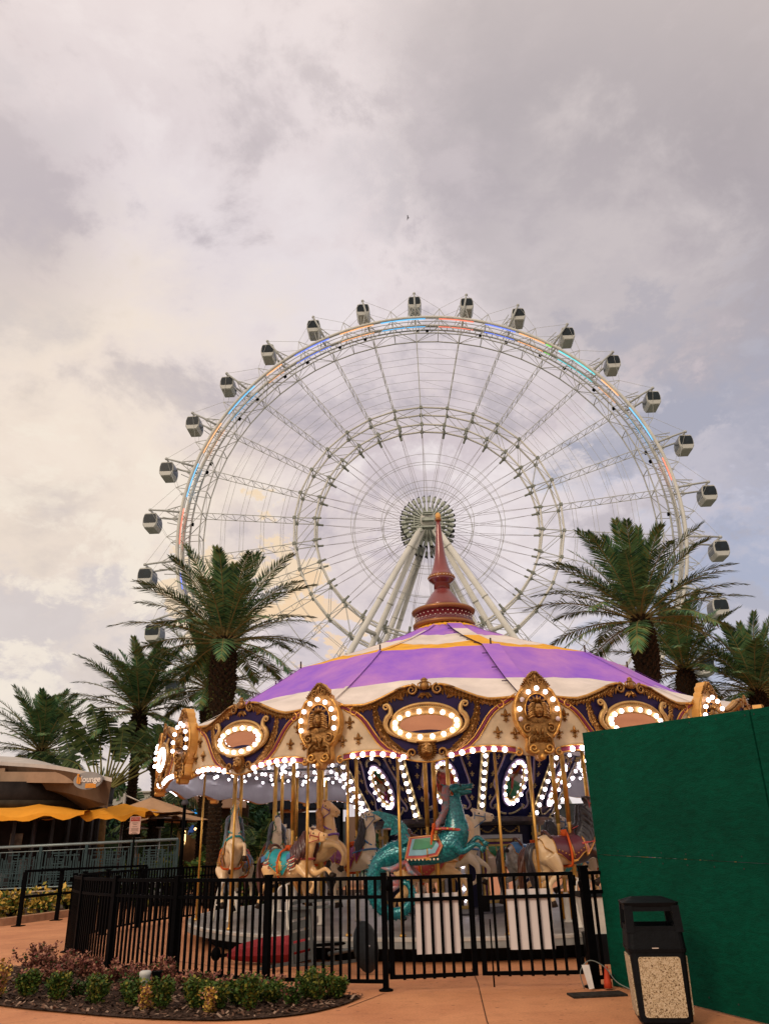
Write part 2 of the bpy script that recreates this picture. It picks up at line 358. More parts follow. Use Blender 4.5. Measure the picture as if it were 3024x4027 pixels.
shrub(-2.0, 9.7, 63, .22, .09, TO, 'orange_shrub', 'dry yellow shrub low among the green ones', 'orange leaved shrubs', 9)
rl = ['tall reddish shrub by the left end of the fence', 'plum shrub under the dense left fence bars', 'plum shrub left of the spotlight against the fence', 'pinkish plum shrub behind the spotlight', 'plum shrub before the second fence post', 'wispy plum shrub with tall bare twigs', 'plum shrub between two fence posts', 'small plum shrub right of the bed middle', 'low plum shrub spreading on the mulch at left', 'reddish brown shrub behind the dark shrub', 'faded plum shrub by the kerb']
rpos = [(-5.4, 13.35, .55), (-4.85, 13.0, .42), (-4.35, 12.55, .38), (-3.85, 12.1, .36), (-3.35, 11.75, .34), (-2.95, 11.45, .52), (-2.45, 11.1, .32), (-1.7, 10.75, .28), (-4.9, 12.2, .26), (-2.0, 10.75, .30), (-3.1, 11.05, .24)]
for i, (x, y, h) in enumerate(rpos): shrub(x, y, 80+i, h*.68, .36 if i != 5 else .2, TR, 'plum_shrub', rl[i], 'plum leaved shrubs along the fence', 18 if i != 5 else 8, .05)
for i, (x, y) in enumerate(((-4.3, 11.35), (-3.75, 11.15), (-3.25, 10.9), (-2.4, 10.5), (-1.6, 10.3), (-1.15, 10.0), (-4.8, 11.6), (-.95, 10.5), (-2.05, 10.35), (-3.9, 10.95))): shrub(x, y, 300+i, .16+.03*(i % 3), .16, dict(n=7, w=(3, 1, 6), m=[gr, rd, dg]), 'low_plant', 'low sprig of dark green foliage growing from the mulch between the shrubs', 'low dark sprigs in the planting bed', 9, .04)
sp = empty('garden_spotlight', (-2.98, 10.62, 0), R(15), 'small white and grey garden spotlight standing in the mulch', 'spotlight')
q = MB(); q.lathe([(.06, .02), (.065, .05), (.062, .27), (.07, .28), (.07, .31), (.05, .325)], n=14, a0=.2); q.obj('lamp_body', M('spot_white', (.45, .45, .42), .5), sp)
q = MB(); q.box((.13, .02, .15), (.05, .05, .14)); q.box((.13, .02, .30), (.06, .06, .012)); q.obj('transformer_box', black, sp)
# ------------------------------------------------------------------ carousel fence (curved), gates
FR = 7.86; FH = 1.26
def fp(a, z=0., r=FR): return Vector((CX+r*math.sin(a), CY-r*math.cos(a), z))
A0 = math.atan2(-.17-CX, CY-10.80); A1 = R(-205)
fe = empty('curved_fence', fp(A0), 0, 'black steel picket fence curving round the carousel from the gate post', 'fence')
fe.location = (0, 0, 0)
def arc(a, b, z, n, r=FR): return [fp(a+(b-a)*i/n, z, r) for i in range(n+1)]
for nm, z, hh in (('top_rail', FH-.02, .045), ('middle_rail', FH-.235, .04), ('bottom_rail', .10, .04)):
    q = MB(); P = arc(A0, A1, z, 130)
    for a, b in zip(P, P[1:]): q.beam(a, b, .045, hh)
    q.obj(nm, black, fe)
qpost = MB(); qpost.box((0, 0, FH/2+.01), (.04, .04, FH/2+.01)); qpost.box((0, 0, FH+.03), (.046, .046, .012)); qpost.lathe([(.11, 0), (.11, .015), (.06, .03), (.045, .03)], n=14); pm = qpost.mesh('post', black)
qpk = MB(); qpk.box((0, 0, .10+(FH-.12)/2), (.017, .0125, (FH-.12)/2)); pk = qpk.mesh('picket', black)
step = .115/FR; a = A0; k = 0; rest = MB(); posts = []
npk = int((A0-A1)/step)
for i in range(1, npk):
    a = A0-i*step; p = fp(a)
    if i % 14 == 0: continue
    if i <= 103: inst(pk, 'picket', fe, p, (0, 0, a))
    else: rest.box((p.x, p.y, .10+(FH-.12)/2), (.017, .0125, (FH-.12)/2), 0, Matrix.Rotation(a, 3, 'Z'))
o = rest.obj('picket', black, fe); tag(o, kind='stuff')
for i in range(14, npk, 14): a = A0-i*step; inst(pm, 'post', fe, fp(a), (0, 0, a))
inst(pm, 'post', fe, fp(A0), (0, 0, A0), (.8, .8, 1))
# right end of the fence, behind the green wall
f2 = empty('fence_panel', (2.37, 10.82, 0), R(8), 'short black picket fence panel between the gate and the green wall', 'fence')
inst(pm, 'post', f2, (0, 0, 0), (0, 0, 0), (1.25, 1.25, 1.02))
for nm, z in (('top_rail', FH-.02), ('middle_rail', FH-.235), ('bottom_rail', .10)):
    q = MB(); q.beam((0, 0, z), (2.3, .1, z), .045, .04); q.obj(nm, black, f2)
for i in range(1, 19): inst(pk, 'picket', f2, (i*.12, .006*i, 0))
def gate(x0, y0, x1, y1, label, hinge_left):
    L = math.hypot(x1-x0, y1-y0); e = empty('gate', (x0, y0, 0), math.atan2(y1-y0, x1-x0), label, 'gate', 'pair of gate leaves in front of the carousel')
    q = MB(); zt, zb = FH+.0, .14
    q.box((.025, 0, (zt+zb)/2), (.032, .02, (zt-zb)/2)); q.box((L-.032, 0, (zt+zb)/2), (.032, .02, (zt-zb)/2))
    for z in (zt-.02, zt-.27, zb+.02): q.box((L/2, 0, z), (L/2-.05, .0185, .021))
    q.obj('frame', black, e)
    for i in range(1, 8): inst(pk, 'picket', e, (.05+(L-.1)*i/8, 0, .03), (0, 0, 0), (1, 1, .975))
    q = MB(); xa, xb = (.38, 1.0) if hinge_left else (.36, .92); q.box(((xa*L/1.22+xb*L/1.22)/2, .028, .72 if hinge_left else .74), ((xb-xa)/2*L/1.22, .004, .335)); q.obj('sign_board', M('white_board', (.62, .57, .55), .6, 0, .04, 2), e)
    q = MB(); 
    for z in (zt-.1, zb+.12): q = MB(); q.lathe([(.03, -.06), (.03, .06)], (0 if hinge_left else L, 0, z), 10); q.obj('hinge', black, e)
    return e
ga = gate(-.08, 10.82, .985, 10.93, 'black gate leaf with a blank white board, next to the planting bed tip', True)
gb = gate(1.045, 10.93, 2.24, 10.83, 'black gate leaf with a blank white board, next to the green wall', False)
q = MB(); q.lathe([(.010, .02), (.010, .75)], (1.17-1.045, -.03, 0), 8); q.box((.09, 0, .92), (.05, .03, .09)); q.obj('latch', black, gb)
# ------------------------------------------------------------------ green hoarding
WA = Vector((2.60, 10.85, 0)); WD = Vector((.3256, -.9455, 0)).normalized(); WN = Vector((-WD.y, WD.x, 0))
green = bpy.data.materials.new('green_osb'); green.use_nodes = True; t = green.node_tree; p = t.nodes['Principled BSDF']; p.inputs['Roughness'].default_value = .8; p.inputs['Specular IOR Level'].default_value = .08
tcn = t.nodes.new('ShaderNodeTexCoord'); mp = t.nodes.new('ShaderNodeMapping'); mp.inputs['Scale'].default_value = (1, 1, 3.4); t.links.new(tcn.outputs['Object'], mp.inputs[0])
n1 = t.nodes.new('ShaderNodeTexNoise'); n1.inputs['Scale'].default_value = 6; n1.inputs['Detail'].default_value = 9; n1.inputs['Roughness'].default_value = .72; n1.inputs['Distortion'].default_value = .8; t.links.new(mp.outputs[0], n1.inputs['Vector'])
r = t.nodes.new('ShaderNodeValToRGB'); t.links.new(n1.outputs['Fac'], r.inputs[0]); r.color_ramp.elements[0].position = .36; r.color_ramp.elements[0].color = (.000, .040, .022, 1); r.color_ramp.elements[1].position = .62; r.color_ramp.elements[1].color = (.000, .064, .036, 1)
lf_ = t.nodes.new('ShaderNodeTexNoise'); lf_.inputs['Scale'].default_value = .9; lf_.inputs['Detail'].default_value = 7; t.links.new(tcn.outputs['Object'], lf_.inputs['Vector']); r2_ = t.nodes.new('ShaderNodeValToRGB'); t.links.new(lf_.outputs['Fac'], r2_.inputs[0]); r2_.color_ramp.elements[0].position = .3; r2_.color_ramp.elements[0].color = (.72, .72, .72, 1); r2_.color_ramp.elements[1].position = .65; r2_.color_ramp.elements[1].color = (1.1, 1.1, 1.1, 1); mm2 = t.nodes.new('ShaderNodeMix'); mm2.data_type = 'RGBA'; mm2.blend_type = 'MULTIPLY'; mm2.inputs[0].default_value = 1; t.links.new(r.outputs[0], mm2.inputs[6]); t.links.new(r2_.outputs[0], mm2.inputs[7]); t.links.new(mm2.outputs[2], p.inputs['Base Color'])
n2 = t.nodes.new('ShaderNodeTexNoise'); n2.inputs['Scale'].default_value = 22; n2.inputs['Detail'].default_value = 5; n2.inputs['Distortion'].default_value = 1.2; t.links.new(mp.outputs[0], n2.inputs['Vector'])
b = t.nodes.new('ShaderNodeBump'); b.inputs['Strength'].default_value = .7; b.inputs['Distance'].default_value = .012; t.links.new(n2.outputs['Fac'], b.inputs['Height']); t.links.new(b.outputs[0], p.inputs['Normal'])
hw = empty('green_hoarding', WA, math.atan2(WD.y, WD.x), 'tall green painted plywood hoarding wall behind the litter bin', 'wall')
tz_ = lambda L: 2.95-.058*L
sz_ = lambda L: 1.45-.028*L
for i in range(4):
    L0 = 3.05*i+(.012 if i else 0); L1 = 3.05*(i+1)-.012
    q = MB(); q.prism([(L0, sz_(L0)), (L1, sz_(L1)), (L1, tz_(L1)), (L0, tz_(L0))], -.012, .012); q.obj('upper_sheet', green, hw)
    q = MB()
    for x_ in [L0+.04+.42*j for j in range(8)]:
        for z_ in (tz_(x_)-.05, sz_(x_)+.05, sz_(x_)-.06, .12): q.box((min(x_, L1-.03), -.013, z_), (.007, .003, .007), 0)
    q.obj('screw', M('screw_dark', (.03, .035, .03), .6), hw)
    q = MB(); q.prism([(L0, .015), (L1, .015), (L1, sz_(L1)-.006), (L0, sz_(L0)-.006)], -.007, .017); q.obj('lower_sheet', green, hw)
q = MB(); wood = M('raw_wood', (.16, .10, .05), .8, 0, .3, 9)
for i in range(0, 5): q.box((3.05*i+(.06 if i == 0 else 0), .062, tz_(3.05*i)/2), (.045, .045, tz_(3.05*i)/2))
for z in (.1, 1.3): q.box((5.75, .1, z), (5.75, .02, .04))
q.obj('stud_frame', wood, hw)
q = MB(); q.box((-.006, .062, 1.475), (.008, .075, 1.475)); q.obj('end_board', green, hw)
# ------------------------------------------------------------------ litter bin
bn = empty('litter_bin', (2.50, 8.66, 0), R(-9), 'black litter bin with hooded lid and speckled stone panels beside the green wall', 'bin')
def frustum(q, w0, d0, z0, w1, d1, z1, mi=0, r0=0.05):
    def rr(w, d, z):
        o = []; r_ = r0
        for cx_, cy_, a0 in ((w-r_, d-r_, 0), (-w+r_, d-r_, 90), (-w+r_, -d+r_, 180), (w-r_, -d+r_, 270)):
            for k in range(4): a_ = R(a0+30*k); o.append((cx_+r_*math.cos(a_), cy_+r_*math.sin(a_), z))
        return o
    a_ = rr(w0, d0, z0); b_ = rr(w1, d1, z1); n = len(a_)
    q.add(a_+b_, [(i, (i+1) % n, (i+1) % n+n, i+n) for i in range(n)]+[tuple(range(n-1, -1, -1)), tuple(range(n, 2*n))], mi)
plas = M('bin_plastic', (.0035, .0045, .006), .5, 0, .25, 12, .15, 60, spec=.10)
q = MB(); frustum(q, .20, .20, 0, .215, .215, .06); frustum(q, .238, .238, .06, .256, .256, .625); frustum(q, .265, .265, .625, .27, .27, .655); q.obj('body', plas, bn)
stone = bpy.data.materials.new('pebble_panel'); stone.use_nodes = True; t = stone.node_tree; p = t.nodes['Principled BSDF']; p.inputs['Roughness'].default_value = .7
tcn = t.nodes.new('ShaderNodeTexCoord'); v = t.nodes.new('ShaderNodeTexVoronoi'); v.inputs['Scale'].default_value = 70; t.links.new(tcn.outputs['Object'], v.inputs['Vector'])
nn = t.nodes.new('ShaderNodeTexNoise'); nn.inputs['Scale'].default_value = 52; nn.inputs['Detail'].default_value = 3; nn.inputs['Distortion'].default_value = 1.5; t.links.new(tcn.outputs['Object'], nn.inputs['Vector'])
r = t.nodes.new('ShaderNodeValToRGB'); t.links.new(nn.outputs['Fac'], r.inputs[0]); e_ = r.color_ramp.elements; e_[0].position = .38; e_[0].color = (.12, .075, .035, 1); e_[1].position = .58; e_[1].color = (.50, .40, .27, 1); x_ = e_.new(.47); x_.color = (.40, .30, .17, 1)
t.links.new(r.outputs[0], p.inputs['Base Color']); b = t.nodes.new('ShaderNodeBump'); b.inputs['Strength'].default_value = .6; b.inputs['Distance'].default_value = .006; t.links.new(v.outputs['Distance'], b.inputs['Height']); t.links.new(b.outputs[0], p.inputs['Normal'])
def rrect(w_, h_, r_, n=5):
    o = []
    for cx_, cz_, a0 in ((w_-r_, h_-r_, 0), (-w_+r_, h_-r_, 90), (-w_+r_, -h_+r_, 180), (w_-r_, -h_+r_, 270)):
        for k in range(n+1): a_ = R(a0+90*k/n); o.append((cx_+r_*math.cos(a_), cz_+r_*math.sin(a_)))
    return o
for rz in (0, -90, 90, 180):
    q = MB(); q.prism(rrect(.190, .245, .025), -.012, .012)
    o = q.obj('stone_panel', stone, bn); mt_ = Matrix.Rotation(R(rz), 4, 'Z') @ Matrix.Translation((0, -.248, .345)) @ Matrix.Rotation(R(1.8), 4, 'X'); o.matrix_local = mt_
q = MB(); frustum(q, .265, .265, .655, .255, .255, .80)
for sx, sy in ((1, 1), (-1, 1), (1, -1), (-1, -1)): q.beam((sx*.225, sy*.225, .79), (sx*.215, sy*.215, 1.02), .075, .075)
for k in range(4):
    rm = Matrix.Rotation(R(90*k), 3, 'Z'); q.box(rm @ Vector((0, -.234, .81)), (.2, .018, .035) if k % 2 == 0 else (.018, .2, .035))
    q.box(rm @ Vector((0, -.222, 1.0)), (.2, .018, .03) if k % 2 == 0 else (.018, .2, .03))
frustum(q, .25, .25, 1.015, .262, .262, 1.045); frustum(q, .262, .262, 1.045, .15, .12, 1.085, 0, .04); q.obj('hood', plas, bn)
q = MB(); q.box((-.02, -.262, .662), (.03, .008, .004)); q.obj('bottle_cap', M('crumple', (.5, .42, .36), .8), bn)
# rubber mat, cable, red funnel, tubs by the wall
q = MB(); X = Matrix.Translation((2.25, 10.27, .012)) @ Matrix.Rotation(R(6), 4, 'Z'); q.X = X; q.box((0, 0, 0), (.31, .13, .01)); o = q.obj('rubber_mat', M('rubber', (.03, .024, .02), .8, 0, .4, 20), None); tag(o, 'thin black rubber mat lying at the foot of the wall corner', 'mat')
ce = empty('cable_loop', (2.3, 10.5, 0), 0, 'grey cable loop with a white tag on the mat by the wall', 'cable')
q = MB(); q.tube(crv([(-.12, .1, .02), (-.14, .1, .2), (-.02, .08, .31), (.14, .04, .24), (.24, -.02, .1), (.38, -.14, .03)], 6), .006, 6); q.obj('cable', M('cable_grey', (.16, .17, .15), .5), ce)
q = MB(); q.prism([(-.13, .27), (-.04, .27), (-.01, .03), (-.07, .02)], .05, .053); q.obj('paper_tag', M('paper', (.7, .66, .62), .8), ce)
q = MB(); q.lathe([(.05, 0), (.045, .06), (.03, .14), (.022, .2), (.024, .22)], (2.47, 10.62, .02), 12); o = q.obj('red_bottle', M('red_plastic', (.42, .05, .02), .4)); tag(o, 'small red plastic bottle standing where the gate post meets the wall', 'bottle')
tb = empty('storage_tub', (3.0, 12.9, 0), 0, 'stack of white plastic tubs with black lid behind the wall corner', 'tub')
tw = M('tub_white', (.55, .53, .47), .5)
q = MB(); frustum(q, .22, .2, .38, .27, .25, .68); frustum(q, .26, .24, .68, .3, .28, .86); q.obj('tub', tw, tb)
q = MB(); frustum(q, .32, .30, .86, .30, .28, .92); q.obj('lid', plas, tb); q = MB(); frustum(q, .24, .22, 0, .26, .24, .38); q.obj('base', plas, tb)
# ------------------------------------------------------------------ carousel: structure
CR = empty('carousel', (CX, CY, 0), 0, 'ornate golden carousel with purple, white and yellow tent roof and lit bulbs', 'carousel')

TH = R(-7.96)
BR = 6.43
def cyl(v):       # (s, depth, z) on a board -> carousel space, board centre at bearing 0 (-Y)
    a = v[0]/BR; r = BR+v[1]; return Vector((r*math.sin(a), -r*math.cos(a), v[2]))
def spiral(cx_, cz_, r0, turns, a0, dr=1, d=.03, n=22, r1=.012):
    o = []
    for i in range(n+1):
        t = i/n; r_ = r0*(1-t)+r1*t; a = a0+dr*turns*2*math.pi*t; o.append((cx_+r_*math.cos(a), d, cz_+r_*math.sin(a)))
    return o
def leaf(q, x, z, a, L, W, d=.02, th=.018, mi=0):   # small raised leaf, pointing along angle a
    c_, s_ = math.cos(a), math.sin(a)
    def P(u, v, h): return (x+u*c_-v*s_, d+h, z+u*s_+v*c_)
    vs = [P(0, 0, 0), P(L*.35, W, 0), P(L*.75, W*.6, 0), P(L, 0, .0), P(L*.75, -W*.6, 0), P(L*.35, -W, 0), P(L*.45, 0, th), P(0, 0, th*.6)]
    q.add(vs, [(0, 1, 6), (1, 2, 6), (2, 3, 6), (3, 4, 6), (4, 5, 6), (5, 0, 6), (0, 6, 7)], mi)
def fleur(q, x, z, s, d=.012, mi=0):
    leaf(q, x, z, math.pi/2, s*1.0, s*.24, d, s*.3, mi)
    for k in (1, -1):
        q.tube([(x, d, z+s*.05), (x+k*s*.22, d+.01, z+s*.35), (x+k*s*.42, d+.01, z+s*.42), (x+k*s*.48, d, z+s*.22)], [s*.06, s*.1, s*.09, s*.04], 5, mi)
        q.tube([(x, d, z), (x+k*s*.14, d+.005, z-s*.18), (x+k*s*.3, d, z-s*.25)], [s*.07, s*.07, s*.03], 5, mi)
    leaf(q, x, z-s*.02, -math.pi/2, s*.45, s*.12, d, s*.2, mi)
    q.box((x, d+s*.1, z), (s*.2, s*.08, s*.05), mi)
zt_ = [(0, 3.86), (.12, 3.90), (.22, 3.93), (.36, 3.905), (.6, 3.80), (.8, 3.72), (.98, 3.675), (1.15, 3.68), (1.4, 3.70), (1.683, 3.70)]
zb_ = [(0, 2.765), (.14, 2.775), (.3, 2.81), (.5, 2.85), (.75, 2.885), (1.0, 2.89), (1.2, 2.875), (1.4, 2.84), (1.683, 2.80)]
nb_ = [(0, 2.87), (.30, 2.885), (.42, 2.91), (.6, 3.0), (.72, 3.11), (.82, 3.25), (.92, 3.40), (1.0, 3.49), (1.1, 3.57), (1.2, 3.62), (1.27, 3.665)]
zt = lambda s: lerp(zt_, abs(s)); zb = lambda s: lerp(zb_, abs(s))
def seg(n, a, b): return [a+(b-a)*i/n for i in range(n+1)]
HALF = BR*R(15)
def board_base():
    q = MB(); S = seg(40, -HALF, HALF); vs = []
    for s in S: vs += [(s, 0, zb(s)), (s, 0, zt(s)), (s, -.06, zt(s)), (s, -.06, zb(s))]
    fs = []; ms = []
    for i in range(len(S)-1):
        for k, mi in ((0, 0), (1, 1), (2, 2), (3, 1)): q.add(vs[4*i:4*i+8], [(k, (k+1) % 4, (k+1) % 4+4, k+4)], mi)
    q.warp(cyl); return q
def board_field():
    q = MB(); S = seg(34, -1.27, 1.27)
    for a, b in zip(S, S[1:]):
        la, lb = lerp(nb_, abs(a)), lerp(nb_, abs(b)); q.add([(a, .008, la), (b, .008, lb), (b, .008, zt(b)-.015), (a, .008, zt(a)-.015)], [(0, 1, 2, 3)])
    q.warp(cyl); return q
def board_trim():      # mat 0 gold, 1 maroon
    q = MB()
    q.tube([(s, .012, zt(s)-.005) for s in seg(36, -1.45, 1.45)], .022, 6)
    q.tube([(s, .012, zb(s)+.0) for s in seg(36, -1.42, 1.42)], .014, 6, 0)
    for k in (1, -1):
        q.tube([(k*s, .012, zb(s)+.085) for s in seg(14, .28, 1.33)], .012, 6, 0)
        P = [(k*x, .012, z) for x, z in nb_[2:]]
        q.tube(P, .013, 6, 0); q.tube([(k*(abs(x)+.062), .012, z-.03) for x, _, z in [(abs(a), b, c_) for a, b, c_ in P]], .012, 6, 0)
        q.tube([(k*(abs(x)+.03), .009, z-.015) for x, _, z in P], .022, 5, 1)
        q.tube(spiral(k*1.14, 3.575, .075, 1.3, R(100) if k > 0 else R(80), -k, .02), [.016-.008*i/22 for i in range(23)], 6, 0)
        q.tube([(k*1.27, .02, 3.665), (k*1.34, .02, 3.70), (k*1.40, .03, 3.745)], [.02, .02, .006], 6, 0)
        q.tube(spiral(k*1.37, 2.86, .065, 1.2, R(100) if k > 0 else R(80), -k, .03), .015, 6, 0)
    S = seg(30, .30, 1.33)
    for k in (1, -1):
        for a, b in zip(S, S[1:]): q.add([(k*a, .010, zb(a)), (k*b, .010, zb(b)), (k*b, .010, zb(b)+.085), (k*a, .010, zb(a)+.085)], [(0, 1, 2, 3)], 1)
    S = seg(20, .98, 1.42)
    for k in (1, -1):
        for a, b in zip(S, S[1:]): q.add([(k*a, .011, zt(a)-.06), (k*b, .011, zt(b)-.06), (k*b, .011, zt(b)), (k*a, .011, zt(a))], [(0, 1, 2, 3)], 1)
    q.warp(cyl); return q
def board_relief(which):    # acanthus, scrolls, garlands, lion, crest, fleurs
    q = MB(); rn = random.Random(3)
    for k in ([which] if which in (1, -1) else []):
        q.tube(spiral(k*.20, 3.845, .085, 1.5, R(90) if k > 0 else R(90), k, .035), [.024-.012*i/22 for i in range(23)], 7)
        s = .27
        while s < 1.12:      # acanthus running down the top edge
            z = zt(s)-.045; fall = (zt(s+.03)-zt(s-.03))/.06; base = math.atan2(fall, k) if k > 0 else math.pi-math.atan2(fall, 1)
            L = .20*(1-(s-.27)*.55)
            leaf(q, k*s, z, base-k*.35, L, .034, .02, .04); leaf(q, k*s, z+.01, base+k*.12, L*.8, .03, .025, .04)
            if rn.random() < .75: leaf(q, k*s, z-.01, base-k*R(75), L*.62, .026, .02, .03)
            s += .055
        # garland
        G = crv([(k*.80, .02, 3.66), (k*.79, .02, 3.52), (k*.75, .02, 3.36), (k*.66, .02, 3.18), (k*.52, .02, 3.03), (k*.36, .02, 2.92), (k*.26, .02, 2.90)], 7)
        for i, p in enumerate(G[:-1]):
            d = (G[i+1]-p).normalized(); a = math.atan2(d.z, d.x); f = .6+.6*math.sin(math.pi*min(1, i/len(G)*1.15))
            for sgn in (1, -1): leaf(q, p.x, p.z, a+sgn*R(38+rn.uniform(-8, 12)), .085*f, .022*f, .02, .025)
            leaf(q, p.x, p.z, a+rn.uniform(-.3, .3), .07*f, .024*f, .035, .03)
            if i % 4 == 2: q.ell((p.x, .045, p.z), (.026*f, .02, .026*f), 0, 7, 4)
        for x, z, s in ((1.22, 3.37, .15), (1.08, 3.12, .14), (1.34, 3.10, .14)): fleur(q, k*x, z, s)
        leaf(q, k*.33, 3.70, R(20) if k > 0 else R(160), .16, .02, .02, .02); leaf(q, k*.34, 3.70, R(50) if k > 0 else R(130), .11, .02, .02, .02)
        q.tube(spiral(k*.225, 2.895, .075, 1.25, R(-60) if k > 0 else R(240), k, .05), [.024-.012*i/22 for i in range(23)], 7)
    if which in (1, -1): q.warp(cyl); return q
    if which == 'lion': return lion_mask()
    q.ell((0, .05, 3.90), (.075, .04, .07)); q.ell((0, .05, 3.965), (.05, .035, .035)); q.ell((0, .05, 4.0), (.022, .025, .03))
    for k in (1, -1): q.tube([(k*.05, .05, 3.96), (k*.1, .05, 3.93), (k*.09, .05, 3.87), (k*.05, .05, 3.85)], .013, 6); leaf(q, k*.02, 3.80, R(-90+k*50), .12, .03, .03, .03); leaf(q, k*.01, 3.81, R(-90+k*22), .12, .03, .03, .04)
    for a in range(-60, 61, 20): leaf(q, 0, 3.965, R(90+a), .07, .018, .05, .02)
    q.warp(cyl); return q
def lion_mask():
    q = MB()
    q.ell((0, .05, 2.94), (.10, .07, .12), 0, 12, 8)
    for i in range(26):
        a = 2*math.pi*i/26; leaf(q, .07*math.cos(a), 2.94+.08*math.sin(a), a+.15, .09, .022, .045, .03)
    q.ell((0, .11, 2.91), (.045, .05, .035)); q.ell((0, .13, 2.935), (.018, .03, .035))
    for k in (1, -1): q.ell((k*.035, .11, 2.96), (.022, .015, .012)); q.ell((k*.05, .10, 3.0), (.03, .02, .018)); q.ell((k*.03, .12, 2.895), (.028, .03, .022))
    q.warp(cyl); return q
def frame_mesh():     # oval mirror frame, its horns
    q = MB(); n = 48; prof = [(.0, .03), (.02, .06), (.05, .045), (.11, .045), (.13, .075), (.155, .06), (.165, .0)]
    vs = []
    for i in range(n):
        a = 2*math.pi*i/n
        for e, d in prof: vs.append(((.405+e)*math.cos(a), d+.01, 3.315+(.13+e*.93)*math.sin(a)))
    K = len(prof)
    q.add(vs, [(i*K+j, i*K+j+1, ((i+1) % n)*K+j+1, ((i+1) % n)*K+j) for i in range(n) for j in range(K-1)], 0, True)
    q.tube([(.52*math.cos(a), .05, 3.36+.265*math.sin(a)) for a in [R(12+156*i/24) for i in range(25)]], .028, 6, 0)
    for i in range(32): a = R(25+130*i/31); q.box((.50*math.cos(a), .075, 3.355+.235*math.sin(a)), (.006, .006, .012), 0, Matrix.Rotation(-a+math.pi/2, 3, 'Y'))
    for k in (1, -1):
        P = crv([(k*.40, .05, 3.13), (k*.56, .05, 3.22), (k*.625, .05, 3.33), (k*.60, .055, 3.43), (k*.545, .06, 3.49), (k*.54, .06, 3.57), (k*.585, .06, 3.64), (k*.65, .06, 3.62)], 5)
        q.tube(P, [.022+.022*math.sin(math.pi*min(1, i/len(P)*1.2)) for i in range(len(P))], 8, 0)
        q.tube(spiral(k*.605, 3.60, .05, 1, R(60) if k > 0 else R(120), -k, .065, 14), .016, 6, 0)
        q.box((k*.22, .05, 3.07), (.07, .03, .012), 0, Matrix.Rotation(k*R(-12), 3, 'Y'))
    q.warp(cyl); return q
def mirror_mesh():
    q = MB(); n = 40; vs = [(.42*math.cos(2*math.pi*i/n), .03+math.sin(2*math.pi*i/n)*.03, 3.315+.145*math.sin(2*math.pi*i/n)) for i in range(n)]
    a = [cyl((v[0], 0, v[2])) for v in vs]
    vs = [Vector((BR*math.sin(v[0]/BR), -BR*.999-v[1], v[2])) for v in vs]
    q.add(vs, [tuple(range(n))]); return q
